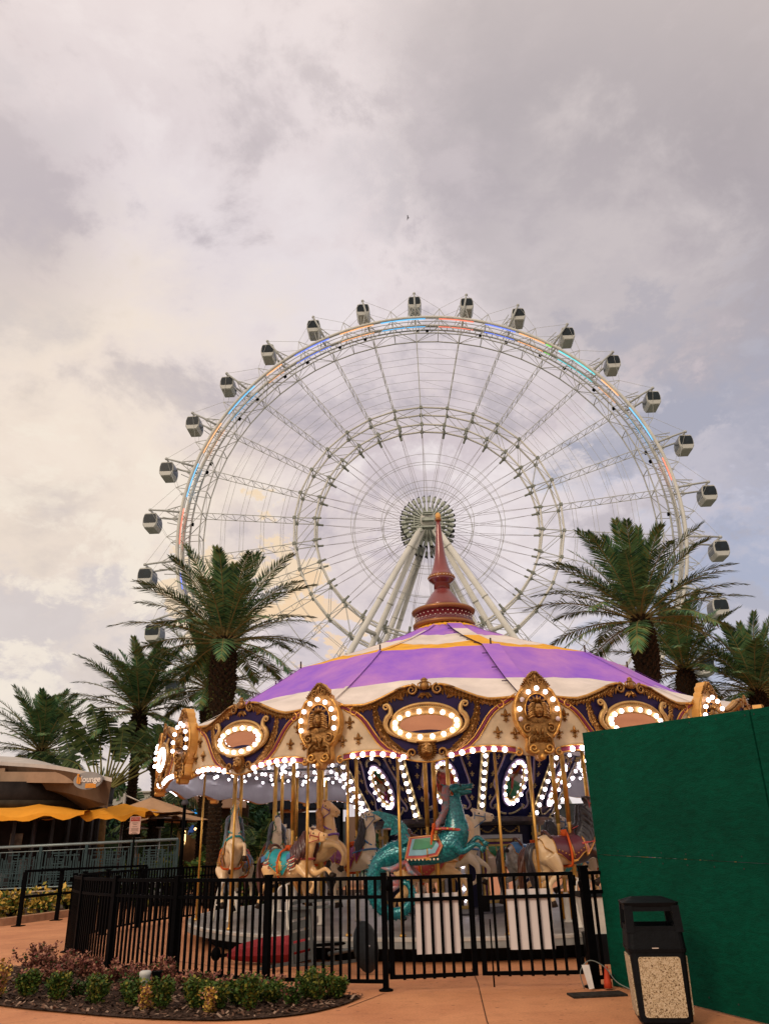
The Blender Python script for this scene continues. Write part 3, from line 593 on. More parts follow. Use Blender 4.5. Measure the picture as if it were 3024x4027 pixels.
def medallion():     # mats: 0 gold, 1 side gold, 2 navy, 3 bronze ; centred on s=0
    q = MB()
    half = [(0, 4.065), (.05, 4.05), (.085, 4.0), (.13, 3.97), (.135, 3.90), (.19, 3.86), (.20, 3.80), (.255, 3.76), (.30, 3.68), (.345, 3.57), (.365, 3.46), (.36, 3.35), (.325, 3.23), (.26, 3.13), (.20, 3.06), (.19, 3.0), (.21, 2.93), (.20, 2.87), (.14, 2.83), (.07, 2.81), (.05, 2.75), (0, 2.725)]
    poly = half+[(-x, z) for x, z in half[-2:0:-1]]
    # side wall + back + front (front as fan from the centreline, split in strips)
    n = len(half); d0, d1 = -.02, .15
    for i in range(n-1):
        (x0, z0), (x1, z1) = half[i], half[i+1]
        q.add([(x0, d1, z0), (x1, d1, z1), (-x1, d1, z1), (-x0, d1, z0)], [(0, 1, 2, 3)], 3); q.add([(x0, d0, z0), (x1, d0, z1), (-x1, d0, z1), (-x0, d0, z0)], [(0, 1, 2, 3)], 1)
        for k in (1, -1): q.add([(k*x0, d0, z0), (k*x1, d0, z1), (k*x1, d1, z1), (k*x0, d1, z0)], [(0, 1, 2, 3)], 1)
    q.tube([(x*.97, d1, z) for x, z in poly if z > 2.9 and z < 3.85], .001, 3, 0)
    arch = [(x, z) for x, z in half if 3.05 < z < 3.82]
    for k in (1, -1): q.tube([(k*x*.955, d1+.005, z) for x, z in arch], .022, 6, 0)
    A = [(.19*math.sin(R(a)), 3.46+.25*math.cos(R(a))) for a in range(-120, 121, 10)]
    q.add([(x, d1+.008, z) for x, z in A], [tuple(range(len(A)))], 2); q.tube([(x, d1+.012, z) for x, z in A], .013, 6, 0)
    # face
    f = d1+.02; g = 3
    q.ell((0, f+.02, 3.455), (.078, .07, .105), g, 14, 10); q.ell((0, f+.085, 3.45), (.014, .028, .038), g); q.ell((0, f+.075, 3.495), (.06, .02, .014), g); q.ell((0, f+.078, 3.403), (.03, .016, .008), g); q.ell((0, f+.075, 3.39), (.024, .014, .007), g); q.ell((0, f+.06, 3.37), (.028, .022, .018), g)
    for k in (1, -1):
        q.ell((k*.03, f+.076, 3.474), (.016, .012, .008), g); q.ell((k*.045, f+.06, 3.44), (.02, .018, .022), g)
        for j in range(7):
            z = 3.54-.03*j; q.tube([(k*.05, f+.03, z+.02), (k*(.10+.012*(j % 2)), f+.05, z+.01), (k*(.14+.01*j*.5), f+.03, z-.03), (k*(.165-.006*(j % 3)), f+.02, z-.015)], [.02, .022, .016, .008], 6, g)
        leaf(q, k*.02, 3.56, R(90-k*60), .15, .035, f, .05, g); leaf(q, k*.01, 3.57, R(90-k*28), .12, .03, f, .05, g)
    leaf(q, 0, 3.55, R(90), .14, .03, f+.01, .05, g)
    for i in range(21):
        a = R(-172+164*i/20); q.beam((.07*math.cos(a), f, 3.40+.06*math.sin(a)), (.195*math.cos(a), f+.005, 3.40+.125*math.sin(a)), .013, .012, g)
    rn = random.Random(9)
    for k in (1, -1):
        q.tube(spiral(k*.175, 3.19, .07, 1.4, R(120) if k > 0 else R(60), -k, f), [.022-.01*i/22 for i in range(23)], 7, g)
        q.tube(spiral(k*.115, 2.90, .075, 1.4, R(200) if k > 0 else R(-20), k, f), [.022-.01*i/22 for i in range(23)], 7, 0)
        q.tube([(k*.10, f, 3.12), (k*.17, f, 3.05), (k*.18, f, 2.96), (k*.19, f, 2.9)], .018, 6, g)
        for i in range(14): leaf(q, k*rn.uniform(.0, .13), 3.05+rn.uniform(-.05, .06), rn.uniform(0, 6.3), .06, .02, f-.005, .03, g)
        for i in range(9): t = i/8; leaf(q, k*(.02+.15*t), 4.0-.17*t, R(90-k*(10+70*t)), .07, .022, f-.01, .03, g)
        q.tube(spiral(k*.07, 3.90, .05, 1.2, R(-70) if k > 0 else R(250), k, f), .012, 6, g)
        q.tube([(k*.05, f, 3.2), (k*.03, f, 3.1)], .02, 6, g)
    q.ell((0, f, 2.78), (.035, .035, .05), 0); q.ell((0, f, 3.95), (.03, .03, .05), g)
    q.warp(cyl); return q
RM = {}
for nm, fn, mt_ in (('rounding_board', board_base, [cream, golds, M('board_back', (.27, .265, .30), .3, .1, .1, 3, coat=.4)]), ('painted_field', board_field, navy), ('moulding', board_trim, [gold, maroon]), ('left_garland', lambda: board_relief(-1), bronze), ('right_garland', lambda: board_relief(1), bronze), ('crest', lambda: board_relief(0), bronze), ('lion_mask', lion_mask, bronze), ('mirror_frame', frame_mesh, M('frame_gold', (.46, .28, .10), .45, .5, .2, 8)), ('mirror', mirror_mesh, mirror), ('medallion', medallion, [gold, golds, navy, bronze])):
    RM[nm] = fn().mesh(nm, mt_)
bq = MB(); bq.ell((0, 0, 0), (.036, .036, .036), 0, 12, 8); BULB = bq.mesh('light_bulb', bulbm)
bs = MB(); bs.ell((0, 0, 0), (.032, .032, .032), 0, 8, 5)
panel_bulbs = []
for i in range(16):
    a = 2*math.pi*(i+.5)/16; panel_bulbs.append((.475*math.cos(a), .085, 3.315+.192*math.sin(a)))
low_bulbs = [(k*s, .045, zb(s)+.026) for k in (1, -1) for s in (.36, .52, .68, .84, 1.0, 1.16)]
med_bulbs = [(0, 3.785), (.13, 3.73), (-.13, 3.73), (.235, 3.615), (-.235, 3.615), (.285, 3.475), (-.285, 3.475), (.28, 3.325), (-.28, 3.325)]
restb = MB(); nb = 0
def bulb(par, p, big, off=False):
    global nb
    if big: inst(BULB, 'light_bulb', par, p, (0, 0, 0), None, bulboff if off else None); nb += 1
def addrest(p, r=.04, nu=8, nv=5): restb.ell(p, (r, r, r), 0, nu, nv)
rb = random.Random(11)
for k in range(12):
    a = TH+R(30)*k; sa = (math.degrees(a)+180) % 360-180; big = -80 < sa < 60
    o = inst(RM['rounding_board'], 'rounding_board', CR, rot=(0, 0, a))
    for nm in ('painted_field', 'moulding', 'left_garland', 'right_garland', 'crest', 'lion_mask', 'mirror_frame', 'mirror'): inst(RM[nm], nm, o)
    M4 = Matrix.Rotation(a, 4, 'Z')
    for i, p in enumerate(panel_bulbs):
        c_ = cyl(p)
        if big and -50 < sa < 40: bulb(o, c_, True)
        else: addrest(M4 @ c_)
    for p in low_bulbs: addrest(M4 @ cyl(p), .040)
    a2 = a+R(15); md = inst(RM['medallion'], 'medallion', CR, rot=(0, 0, a2)); sa2 = sa+15; M4 = Matrix.Rotation(a2, 4, 'Z')
    for x, z in med_bulbs:
        c_ = cyl((x, .205, z)); off = (abs(sa2-7) < 2 and ((z < 3.4) or (x < -.2 and z > 3.5)))
        if -60 < sa2 < 50: bulb(md, c_, True, off)
        else: addrest(M4 @ c_)
# ------------------------------------------------------------------ canopy
def canopy():
    q = MB(); NG = 12; K = 10
    prof = [(.72, 6.45, 0), (.86, 6.37, 0), (.87, 6.365, 1), (1.35, 6.13, 1), (1.95, 5.885, 1), (1.96, 5.88, 2), (2.5, 5.66, 2), (3.05, 5.46, 2), (3.06, 5.455, 3), (3.6, 5.25, 3), (4.10, 5.08, 3), (4.12, 5.06, 1), (4.6, 4.74, 1), (5.1, 4.42, 1), (5.55, 4.14, 1), (5.56, 4.13, 2), (5.95, 3.91, 2), (6.37, 3.715, 2)]
    # 0 yellow 1 purple 2 white 3 yellow
    nr = len(prof)
    for g in range(NG):
        a0 = TH+R(15)+R(30)*g
        vs = []
        for i, (r_, z, m_) in enumerate(prof):
            for j in range(K+1):
                u = j/K; a = a0+R(30)*u; mid_ = math.sin(math.pi*u)
                flat = math.cos(R(15))/math.cos(R(15)-R(30)*u)
                rr = r_*(flat if i > 1 else 1); zz = z
                t = i/nr
                if i <= 10: zz -= .035*mid_*math.sin(math.pi*min(1, i/10)); 
                else: zz -= .05*mid_*math.sin(math.pi*(i-10)/(nr-10))
                if i == 8: rr += .30*mid_; zz -= .115*mid_
                if i == 7: rr += .29*mid_; zz -= .11*mid_
                if i in (14, 15): rr -= .26*mid_; zz += .185*mid_
                if i >= nr-1: rr += (6.40-rr)*1.0; zz = zt(BR*R(15)*(2*u-1))-.03
                if i == nr-2: zz += (zt(BR*R(15)*(2*u-1))-3.70)*.55; rr += .12*mid_
                vs.append((rr*math.sin(a), -rr*math.cos(a), zz+.012*math.sin(a*37+i*2.1)*mid_))
        base = len(q.v); q.v += vs
        for i in range(nr-1):
            mi = 0 if prof[i+1][2] == 3 else prof[i+1][2]
            q.f += [tuple(x+base for x in (i*(K+1)+j, i*(K+1)+j+1, (i+1)*(K+1)+j+1, (i+1)*(K+1)+j)) for j in range(K)]; q.m += [mi]*K; q.sm += [True]*K
    return q
yel = M('canvas_yellow', (.72, .36, .035), .7, 0, .14, 3, .8, 2.2); whi = M('canvas_white', (.66, .58, .52), .7, 0, .13, 1.6, .8, 2.2)
pur = M('canvas_purple', (.26, .105, .56), .62, 0, .0, 1.1, .8, 2.2, col2=(.45, .20, .52))
canopy().obj('canopy', [yel, pur, whi], CR)
for g in range(12):      # seam flaps with toggles, one of them open towards the camera, and ridge pins
    a = TH+R(15)+R(30)*g
    q = MB(); q.tube([(4.1*math.sin(a), -4.1*math.cos(a), 5.06), (4.1*math.sin(a), -4.1*math.cos(a), 5.21)], .018, 6, 0); q.obj('ridge_pin', M('pin_dark', (.06, .04, .03), .6), CR)
    q = MB(); P = [(.9, 6.36), (1.5, 6.075), (2.5, 5.665), (3.3, 5.37), (4.1, 5.085), (4.6, 4.745), (5.1, 4.425), (5.55, 4.15), (6.2, 3.80)]
    w_ = .17 if g == 0 else .03
    for (r0, z0), (r1, z1) in zip(P, P[1:]):
        def pt(r_, z, off): return Vector((r_*math.sin(a)+off*math.cos(a), -r_*math.cos(a)+off*math.sin(a), z+.022-abs(off)*.03))
        mi = 1 if (r1 <= 1.6 or (r0 >= 4.0 and r1 < 5.6)) else (0 if 2.5 <= r0 < 4 else 2)
        q.add([pt(r0, z0, -w_), pt(r0, z0, w_), pt(r1, z1, w_), pt(r1, z1, -w_)], [(0, 1, 2, 3)], mi)
        if g == 0: q.beam(pt(r0, z0, -w_-.004)-Vector((0, 0, .008)), pt(r1, z1, -w_-.004)-Vector((0, 0, .008)), .014, .006, 3)
    if g == 0:
        for i in range(8):
            r_ = 1.5+i*.60; z = lerp([(x, y) for x, y in P], r_); q.beam(pt(r_, z, -w_), pt(r_, z, -w_-.11), .014, .014, 3)
    q.obj('canopy_seam', [yel, pur, whi, M('seam_dark', (.035, .018, .05), .8)], CR)
# finial
red = M('finial_red', (.17, .026, .024), .28, .1, .15, 2, coat=.5)
fin = MB(); sx = -.06
fin.lathe([(.70, 6.46), (.76, 6.50), (.765, 6.56)], (sx, 0, 0), 40, 1); fin.lathe([(.765, 6.56), (.72, 6.60), (.70, 6.62), (.705, 6.82)], (sx, 0, 0), 40, 2); fin.lathe([(.705, 6.82), (.77, 6.85), (.785, 6.89), (.74, 6.93), (.53, 6.95)], (sx, 0, 0), 40, 1)
fin.lathe([(.53, 6.95), (.47, 7.06), (.39, 7.18), (.29, 7.34), (.215, 7.42), (.205, 7.46)], (sx, 0, 0), 32, 0)
fin.lathe([(.205, 7.40), (.20, 7.60), (.22, 7.63), (.31, 7.70), (.335, 7.74)], (sx, 0, 0), 28, 2); fin.lathe([(.335, 7.74), (.345, 7.78), (.33, 7.82)], (sx, 0, 0), 28, 1)
fin.lathe([(.33, 7.82), (.285, 7.86), (.235, 7.96), (.18, 8.15), (.14, 8.35), (.11, 8.6), (.085, 8.9), (.062, 9.2), (.055, 9.33)], (sx, 0, 0), 14, 0)
fin.lathe([(.055, 9.33), (.085, 9.345), (.085, 9.38), (.05, 9.40)], (sx, 0, 0), 16, 1); fin.lathe([(.05, 9.40), (.062, 9.41), (.068, 9.45), (.065, 9.52), (.04, 9.56), (0, 9.57)], (sx, 0, 0), 16, 3)
fo = fin.obj('finial', [red, M('finial_trim', (.28, .12, .04), .4, .5), M('finial_dark', (.11, .012, .018), .22, .1, .1, 2, coat=.6), M('finial_knob', (.62, .36, .12), .5)], CR)
q = MB()
for i in range(36):
    for j in (0, 1): a = 2*math.pi*(i+j*.5)/36; q.ell((sx+.708*math.cos(a), .708*math.sin(a), 6.67+.085*j), (.015, .015, .015), 0, 6, 4)
for i in range(26): a = 2*math.pi*i/26; q.ell((sx+.343*math.cos(a), .343*math.sin(a), 7.78), (.012, .012, .012), 0, 6, 4)
q.obj('stud', M('stud_pearl', (.75, .65, .55), .2, 0, 0), fo)
# ------------------------------------------------------------------ ceiling with sweeps, drum, platform
q = MB(); n = 72
q.lathe([(2.6, 3.36), (6.36, 3.46)], n=n, cap=False); q.obj('ceiling', M('ceiling_grey', (.55, .53, .55), .5, 0, .12, 1.5, coat=.2), CR)
sm = MB(); sm.beam((0, -2.6, 3.33), (0, -6.3, 3.33), .07, .05); sweep = sm.mesh('sweep', M('sweep_grey', (.10, .11, .13), .5, .2))
for k in range(12):
    a = R(-10+30*k); o = inst(sweep, 'sweep', CR, rot=(0, 0, a)); M4 = Matrix.Rotation(a, 4, 'Z')
    for r_ in (2.9, 3.3, 3.7, 4.1, 4.5, 4.9, 5.3, 5.7, 6.1): addrest(M4 @ Vector((.03, -r_, 3.255)), .036, 7, 4)
    M4 = Matrix.Rotation(a+R(15), 4, 'Z')
    for r_ in (3.6, 4.2, 4.8, 5.4, 6.0): addrest(M4 @ Vector((.0, -r_, 3.30)), .034, 7, 4)
for r_, z_ in ((5.95, 3.27), (5.35, 3.29), (4.6, 3.27), (3.9, 3.25)):
    for i in range(52): a = 2*math.pi*(i+.5*(r_ < 5.5))/52; addrest(Vector((r_*math.sin(a), -r_*math.cos(a), z_)), .034, 7, 4)
DN = 10; D0 = R(8.5)
def drum_upper():
    q = MB(); r0, z0, r1, z1 = 2.0, 2.10, 2.76, 3.36
    q.lathe([(r0, z0), (r1, z1)], n=DN, smooth=False, a0=-math.pi/2+D0); return q
drum = MB(); drum = drum_upper(); do = drum.obj('centre_drum', M('drum_navy', (.010, .012, .065), .45, 0, .3, 5), CR)
def dpt(u, v, d=0.):    # face-local: u across, v height 0..1 along slope, d out ; face centred on bearing 0
    z = 2.10+1.26*v; ri = (2.0+.76*v)*math.cos(math.pi/DN); return Vector((u, -ri-d*.86, z-d*.5))
def drum_face():      # mats 0 gold 1 silver-gold 2 lilac
    q = MB()
    for k in (1, -1):
        P = crv([dpt(k*.50, .96, .012), dpt(k*.36, .90, .012), dpt(k*.42, .68, .012), dpt(k*.47, .5, .012), dpt(k*.36, .36, .012), dpt(k*.44, .2, .012), dpt(k*.36, .13, .012), dpt(k*.30, .2, .012)], 6)
        q.tube(P, .014, 5, 2); q.tube([p+Vector((k*.025, 0, .0)) for p in P], .008, 5, 0)
        for v, u in ((.86, .50), (.76, .52), (.62, .55), (.90, .36), (.45, .53), (.28, .50)):
            s_ = .085; c_ = dpt(k*u, v, .01)
            f = MB(); fleur(f, 0, 0, s_, .0); ang = math.atan2(.76, 1.26)
            X = Matrix.Translation(c_) @ Matrix.Rotation(ang*1.0, 4, 'X') @ Matrix.Rotation(math.pi, 4, 'Z')
            q.add([X @ Vector(v_) for v_ in f.v], f.f, 0, True)
        # swag of leaves under the mirror
        for i in range(10): t = i/9; leaf_ = dpt(k*(.05+.3*t), .06+.12*t*t, .02); q.ell(leaf_, (.03, .02, .02), 1, 6, 4)
    for i in range(14):
        a = math.pi*i/13; q.ell(dpt(.20*math.cos(a), .86+.085*math.sin(a), .03), (.035, .02, .035), 1, 6, 4)
    n = 30
    for rr, th, mi, d in ((1.0, .030, 2, .03), (.80, .022, 0, .035)):
        q.tube([dpt(.255*rr*math.cos(2*math.pi*i/n), .52+.335*rr*math.sin(2*math.pi*i/n), d) for i in range(n)], th, 6, mi, closed=True)
    q.tube([dpt(.225*math.cos(2*math.pi*i/n), .52+.30*math.sin(2*math.pi*i/n), .02) for i in range(n)], .035, 6, 1, closed=True)
    for i in range(22): a = 2*math.pi*(i+.5)/22; q.ell(dpt(.225*math.cos(a), .52+.30*math.sin(a), .04), (.014, .014, .014), 0, 5, 3)
    return q
dfm = drum_face().mesh('oval_frame', [M('drum_gold', (.50, .36, .14), .4, .5, .3, 20), M('drum_carving', (.34, .27, .15), .45, .5, .4, 30), M('lilac_trim', (.30, .24, .38), .3, .4)])
q = MB(); n = 30; q.add([dpt(.195*math.cos(2*math.pi*i/n), .52+.255*math.sin(2*math.pi*i/n), .028) for i in range(n)], [tuple(range(n))]); dmm = q.mesh('mirror', mirror)
def pilaster():
    q = MB(); r = lambda v: 2.0+.76*v; P = lambda v, d=0, u=0: Vector((u, -r(v)-d*.86, 2.10+1.26*v-d*.5))
    q.beam(P(0, .01), P(.97, .01), .15, .05, 0, (1, 0, 0))
    for k in (1, -1): q.beam(P(.05, .03, k*.06), P(.93, .03, k*.06), .018, .05, 1, (1, 0, 0))
    for v, w_ in ((.02, .2), (.06, .17), (.93, .18), (.97, .2)): q.beam(P(v, .02, -w_/2), P(v, .02, w_/2), .09, .035, 1)
    return q
pim = pilaster().mesh('pilaster', [M('pil_silver', (.36, .34, .36), .2, .8), M('pil_gold', (.45, .34, .14), .4, .5, .2)])
for k in range(DN):
    a = D0+R(36)*k; inst(pim, 'pilaster', CR, rot=(0, 0, a)); M4 = Matrix.Rotation(a, 4, 'Z')
    for i in range(8): v = .09+.116*i; addrest(M4 @ Vector((0, -(2.0+.76*v)-.075, 2.10+1.26*v-.04)), .042)
    a += R(18); inst(dfm, 'oval_frame', CR, rot=(0, 0, a)); inst(dmm, 'mirror', CR, rot=(0, 0, a)); M4 = Matrix.Rotation(a, 4, 'Z')
    for i in range(16):
        b = 2*math.pi*(i+.5)/16; addrest(M4 @ dpt(.228*math.cos(b), .52+.30*math.sin(b), .075), .034)
# lower centre: six wide framed mirrors between pilasters with a bulb strip
lowmat = M('lower_navy', (.010, .010, .035), .4, 0, .3, 4); fr1 = M('frame_silver', (.33, .33, .36), .35, .4, .15, 6); fr2 = M('frame_antique', (.42, .28, .09), .4, .5, .3, 14)
q = MB(); q.lathe([(1.80, .36), (1.80, 1.98)], n=6, smooth=False, a0=-math.pi/2+R(-3)); q.obj('centre_housing', lowmat, CR)
q = MB(); q.lathe([(1.84, 1.96), (1.92, 2.0), (2.0, 2.02), (2.02, 2.10), (1.95, 2.12)], n=30, smooth=False); q.lathe([(1.86, .36), (1.86, .46), (1.82, .48)], n=6, smooth=False, a0=-math.pi/2+R(-3)); q.obj('cornice', M('cornice_dark', (.09, .085, .10), .35, .5, .3, 9), CR)
ap = 1.80*math.cos(math.pi/6)
q = MB()
for w_, h_, t_, d, mi in ((.56, .66, .07, .02, 0), (.48, .58, .05, .045, 1), (.415, .515, .03, .03, 2), (.38, .48, .035, .05, 1)):
    for s_ in (1, -1):
        q.box((s_*(w_-t_/2), -ap-d/2, 1.12), (t_/2, d/2+.01, h_), mi); q.box((0, -ap-d/2, 1.12+s_*(h_-t_/2)), (w_-t_, d/2+.008, t_/2), mi)
for i in range(9):      # swags above
    t = i/8
    for k in (1, -1): q.ell((k*(.08+.4*t), -ap-.02, 1.93-.10*math.sin(math.pi*t)), (.035, .015, .016), 1, 6, 4)
for x in (0, .5, -.5): q.beam((x, -ap-.02, 1.94), (x, -ap-.02, 1.82), .02, .02, 1)
fm = q.mesh('picture_frame', [fr1, fr2, M('frame_plum', (.10, .03, .12), .5)])
q = MB(); q.add([(-.345, -ap-.015, .675), (.345, -ap-.015, .675), (.345, -ap-.015, 1.565), (-.345, -ap-.015, 1.565)], [(0, 1, 2, 3)]); mm_ = q.mesh('mirror', mirror)
q = MB(); q.box((0, -1.83, 1.17), (.10, .04, .78), 0); 
for k in (1, -1): q.box((k*.10, -1.85, 1.17), (.018, .05, .78), 1); q.box((k*.05, -1.875, 1.17), (.008, .008, .7), 1)
for z in (.5, 1.78): q.box((0, -1.85, z), (.13, .06, .03), 1)
lp = q.mesh('column', [fr1, fr2])
for k in range(6):
    a = R(27+60*k); inst(fm, 'picture_frame', CR, rot=(0, 0, a)); inst(mm_, 'mirror', CR, rot=(0, 0, a))
    a = R(-3+60*k); inst(lp, 'column', CR, rot=(0, 0, a)); M4 = Matrix.Rotation(a, 4, 'Z')
    for z in (.62, .82, 1.02, 1.22, 1.42): addrest(M4 @ Vector((0, -1.90, z)), .034)
plate = bpy.data.materials.new('tread_plate'); plate.use_nodes = True; t = plate.node_tree; p = t.nodes['Principled BSDF']; p.inputs['Metallic'].default_value = .35; p.inputs['Roughness'].default_value = .42
tcn = t.nodes.new('ShaderNodeTexCoord'); wv = t.nodes.new('ShaderNodeTexWave'); wv.inputs['Scale'].default_value = 9; wv.bands_direction = 'DIAGONAL'; t.links.new(tcn.outputs['Object'], wv.inputs['Vector']); b = t.nodes.new('ShaderNodeBump'); b.inputs['Strength'].default_value = .5; b.inputs['Distance'].default_value = .01; t.links.new(wv.outputs['Fac'], b.inputs['Height']); t.links.new(b.outputs[0], p.inputs['Normal'])
n3 = t.nodes.new('ShaderNodeTexNoise'); n3.inputs['Scale'].default_value = 2; n3.inputs['Detail'].default_value = 6; t.links.new(tcn.outputs['Object'], n3.inputs['Vector']); r = t.nodes.new('ShaderNodeValToRGB'); t.links.new(n3.outputs['Fac'], r.inputs[0]); r.color_ramp.elements[0].position = .3; r.color_ramp.elements[0].color = (.24, .22, .20, 1); r.color_ramp.elements[1].color = (.42, .40, .38, 1); t.links.new(r.outputs[0], p.inputs['Base Color'])
q = MB(); q.lathe([(1.5, .355), (5.68, .355)], n=96, smooth=False, cap=False); po = q.obj('platform', plate, CR)
q = MB(); q.lathe([(5.66, .30), (5.68, .358), (5.72, .366), (5.745, .35), (5.745, .31)], n=96, smooth=False); q.lathe([(5.735, .312), (5.735, .215), (5.62, .20)], n=96, smooth=False, mi=1); q.obj('platform_rim', [M('rim_bright', (.52, .50, .45), .35, .4, .15, 5), M('rim_steel', (.26, .27, .26), .5, .3, .2, 5)], po)
q = MB(); q.lathe([(5.3, .0), (5.3, .21), (5.6, .21)], n=72); q.obj('skirt', M('skirt_black', (.012, .012, .012), .9), po)
# thin stanchions at the platform edge
st = MB(); st.tube([(0, 0, .36), (0, 0, 3.32)], .022, 8, 0); st.lathe([(.05, .358), (.05, .38), (.03, .40)], n=12); stm = st.mesh('stanchion', brass)
for off in (-107, -77, -51, -31, -23, -14, 2.3, 8, 38, 68, 98, 128, 158, -137, -167):
        a = R(off); inst(stm, 'stanchion', CR, (5.55*math.sin(a), -5.55*math.cos(a), 0))
rest_o = restb.obj('light_bulb', bulbin, CR); tag(rest_o, kind='stuff')
# ------------------------------------------------------------------ carousel figures
def remeshed(q, name, vox, mats, it=5):
    me = q.mesh(name+'_raw', mats); o = bpy.data.objects.new('tmp', me); COL.objects.link(o)
    md = o.modifiers.new('r', 'REMESH'); md.mode = 'VOXEL'; md.voxel_size = vox; md.use_smooth_shade = True
    ms = o.modifiers.new('s', 'SMOOTH'); ms.factor = .5; ms.iterations = it
    dg_ = bpy.context.evaluated_depsgraph_get(); n = bpy.data.meshes.new_from_object(o.evaluated_get(dg_)); n.name = name
    bpy.data.objects.remove(o); bpy.data.meshes.remove(me)
    n.materials.clear(); [n.materials.append(x) for x in mats]
    n.polygons.foreach_set('use_smooth', [True]*len(n.polygons)); return n
TOR = [(-.50, .02, .03, .04), (-.485, .02, .10, .12), (-.43, .025, .15, .175), (-.34, .03, .172, .20), (-.20, .01, .165, .19), (-.05, -.02, .165, .19), (.10, -.03, .170, .20), (.24, -.01, .172, .215), (.36, .03, .15, .20), (.45, .05, .11, .15), (.50, .06, .03, .05)]
def tor(x, k):
    return lerp([(a[0], a[k]) for a in TOR], x)
def torso(q):
    n = 16; vs = []
    for x, zc, ry, rz in TOR:
        for i in range(n): a = 2*math.pi*i/n; vs.append((x, ry*math.cos(a), zc+rz*math.sin(a)))
    q.add(vs, [(i*n+j, i*n+(j+1) % n, (i+1)*n+(j+1) % n, (i+1)*n+j) for i in range(len(TOR)-1) for j in range(n)]+[tuple(range(n)), tuple((len(TOR)-1)*n+j for j in range(n))], 0, True)
def horse_body(pose):
    q = MB(); torso(q); F = (0, .72, 0); info = {}
    if pose == 'reach':
        nk = [(.30, 0, .06), (.42, 0, .17), (.50, 0, .27), (.55, 0, .36)]; nr = [.17, .135, .105, .09]; hd = [(.53, 0, .38), (.61, 0, .375), (.70, 0, .355), (.79, 0, .34), (.84, 0, .335)]; up_ = (.06, 0, 1)
        fl = [[(.34, .09, -.05), (.52, .09, -.17), (.72, .09, -.12), (.84, .09, -.20)], [(.32, -.09, -.05), (.50, -.10, -.20), (.66, -.10, -.30), (.58, -.10, -.44)]]
        hl = [[(-.36, .10, -.02), (-.40, .11, -.20), (-.62, .11, -.28), (-.74, .11, -.44)], [(-.36, -.10, -.02), (-.32, -.11, -.22), (-.50, -.11, -.34), (-.58, -.11, -.54)]]
    elif pose == 'tuck':
        nk = [(.32, 0, .08), (.42, 0, .26), (.44, 0, .42), (.44, 0, .54)]; nr = [.17, .13, .10, .085]; hd = [(.43, 0, .56), (.52, 0, .52), (.60, 0, .44), (.67, 0, .355), (.70, 0, .31)]
        fl = [[(.34, .09, -.05), (.50, .09, -.20), (.48, .09, -.40), (.36, .09, -.44)], [(.32, -.09, -.05), (.54, -.10, -.16), (.64, -.10, -.36), (.54, -.10, -.50)]]
        hl = [[(-.36, .10, -.02), (-.34, .11, -.26), (-.54, .11, -.40), (-.60, .11, -.60)], [(-.36, -.10, -.02), (-.26, -.11, -.26), (-.42, -.11, -.42), (-.40, -.11, -.62)]]
    else:   # proud: upright neck, head level
        nk = [(.32, 0, .08), (.43, 0, .25), (.46, 0, .42), (.47, 0, .54)]; nr = [.17, .13, .10, .085]; hd = [(.46, 0, .57), (.55, 0, .575), (.64, 0, .56), (.73, 0, .545), (.78, 0, .54)]
        fl = [[(.34, .09, -.05), (.52, .09, -.14), (.66, .09, -.26), (.60, .09, -.42)], [(.32, -.09, -.05), (.48, -.10, -.22), (.46, -.10, -.42), (.34, -.10, -.48)]]
        hl = [[(-.36, .10, -.02), (-.36, .11, -.26), (-.56, .11, -.38), (-.60, .11, -.60)], [(-.36, -.10, -.02), (-.28, -.11, -.26), (-.46, -.11, -.40), (-.46, -.11, -.62)]]
    q.tube(crv(nk, 4), [lerp([(0, nr[0]), (4, nr[1]), (8, nr[2]), (12, nr[3])], i) for i in range(13)], 14, flat=F)
    H = crv(hd, 3); q.tube(H, [lerp([(0, .085), (3, .088), (6, .066), (9, .052), (12, .048)], i) for i in range(len(H))], 12, flat=F)
    a, b = Vector(hd[0]), Vector(hd[-1]); ax = (b-a).normalized(); dn = Vector((0, 1, 0)).cross(ax); dn = dn if dn.z < 0 else -dn
    q.ell(a+ax*.09+dn*.05, (.07, .045, .06)); q.tube([a+ax*.12+dn*.065, b+dn*.055], [.045, .026], 8)      # jaw, lower lip
    q.ell(b-ax*.01, (.045, .045, .045))
    for k in (1, -1):
        q.ell(a+ax*.10+Vector((0, k*.052, 0))-dn*.03, (.024, .016, .02))
        q.tube([a-dn*.05+Vector((0, k*.04, 0)), a-dn*.13-ax*.02+Vector((0, k*.05, 0))], [.026, .006], 6)
        q.ell(b-dn*.012+Vector((0, k*.03, 0))-ax*.015, (.02, .014, .018))
    for L in fl: q.tube(crv(L, 4), [.085, .08, .07, .06, .05, .044, .038, .034, .032, .030, .030, .034, .04][:13], 10)
    for L in hl: q.tube(crv(L, 4), [.125, .12, .105, .09, .072, .056, .045, .038, .035, .032, .031, .035, .04][:13], 10)
    for s_ in (1, -1): q.ell((.30, s_*.07, -.03), (.12, .09, .15)); q.ell((-.33, s_*.075, -.02), (.14, .10, .17))
    me = remeshed(q, 'body', .0135, [cream])
    hf = []
    for L in fl+hl: hf.append((Vector(L[-1]), (Vector(L[-1])-Vector(L[-2])).normalized()))
    info = dict(nk=crv(nk, 4), a=a, b=b, ax=ax, dn=dn, hoofs=hf); return me, info
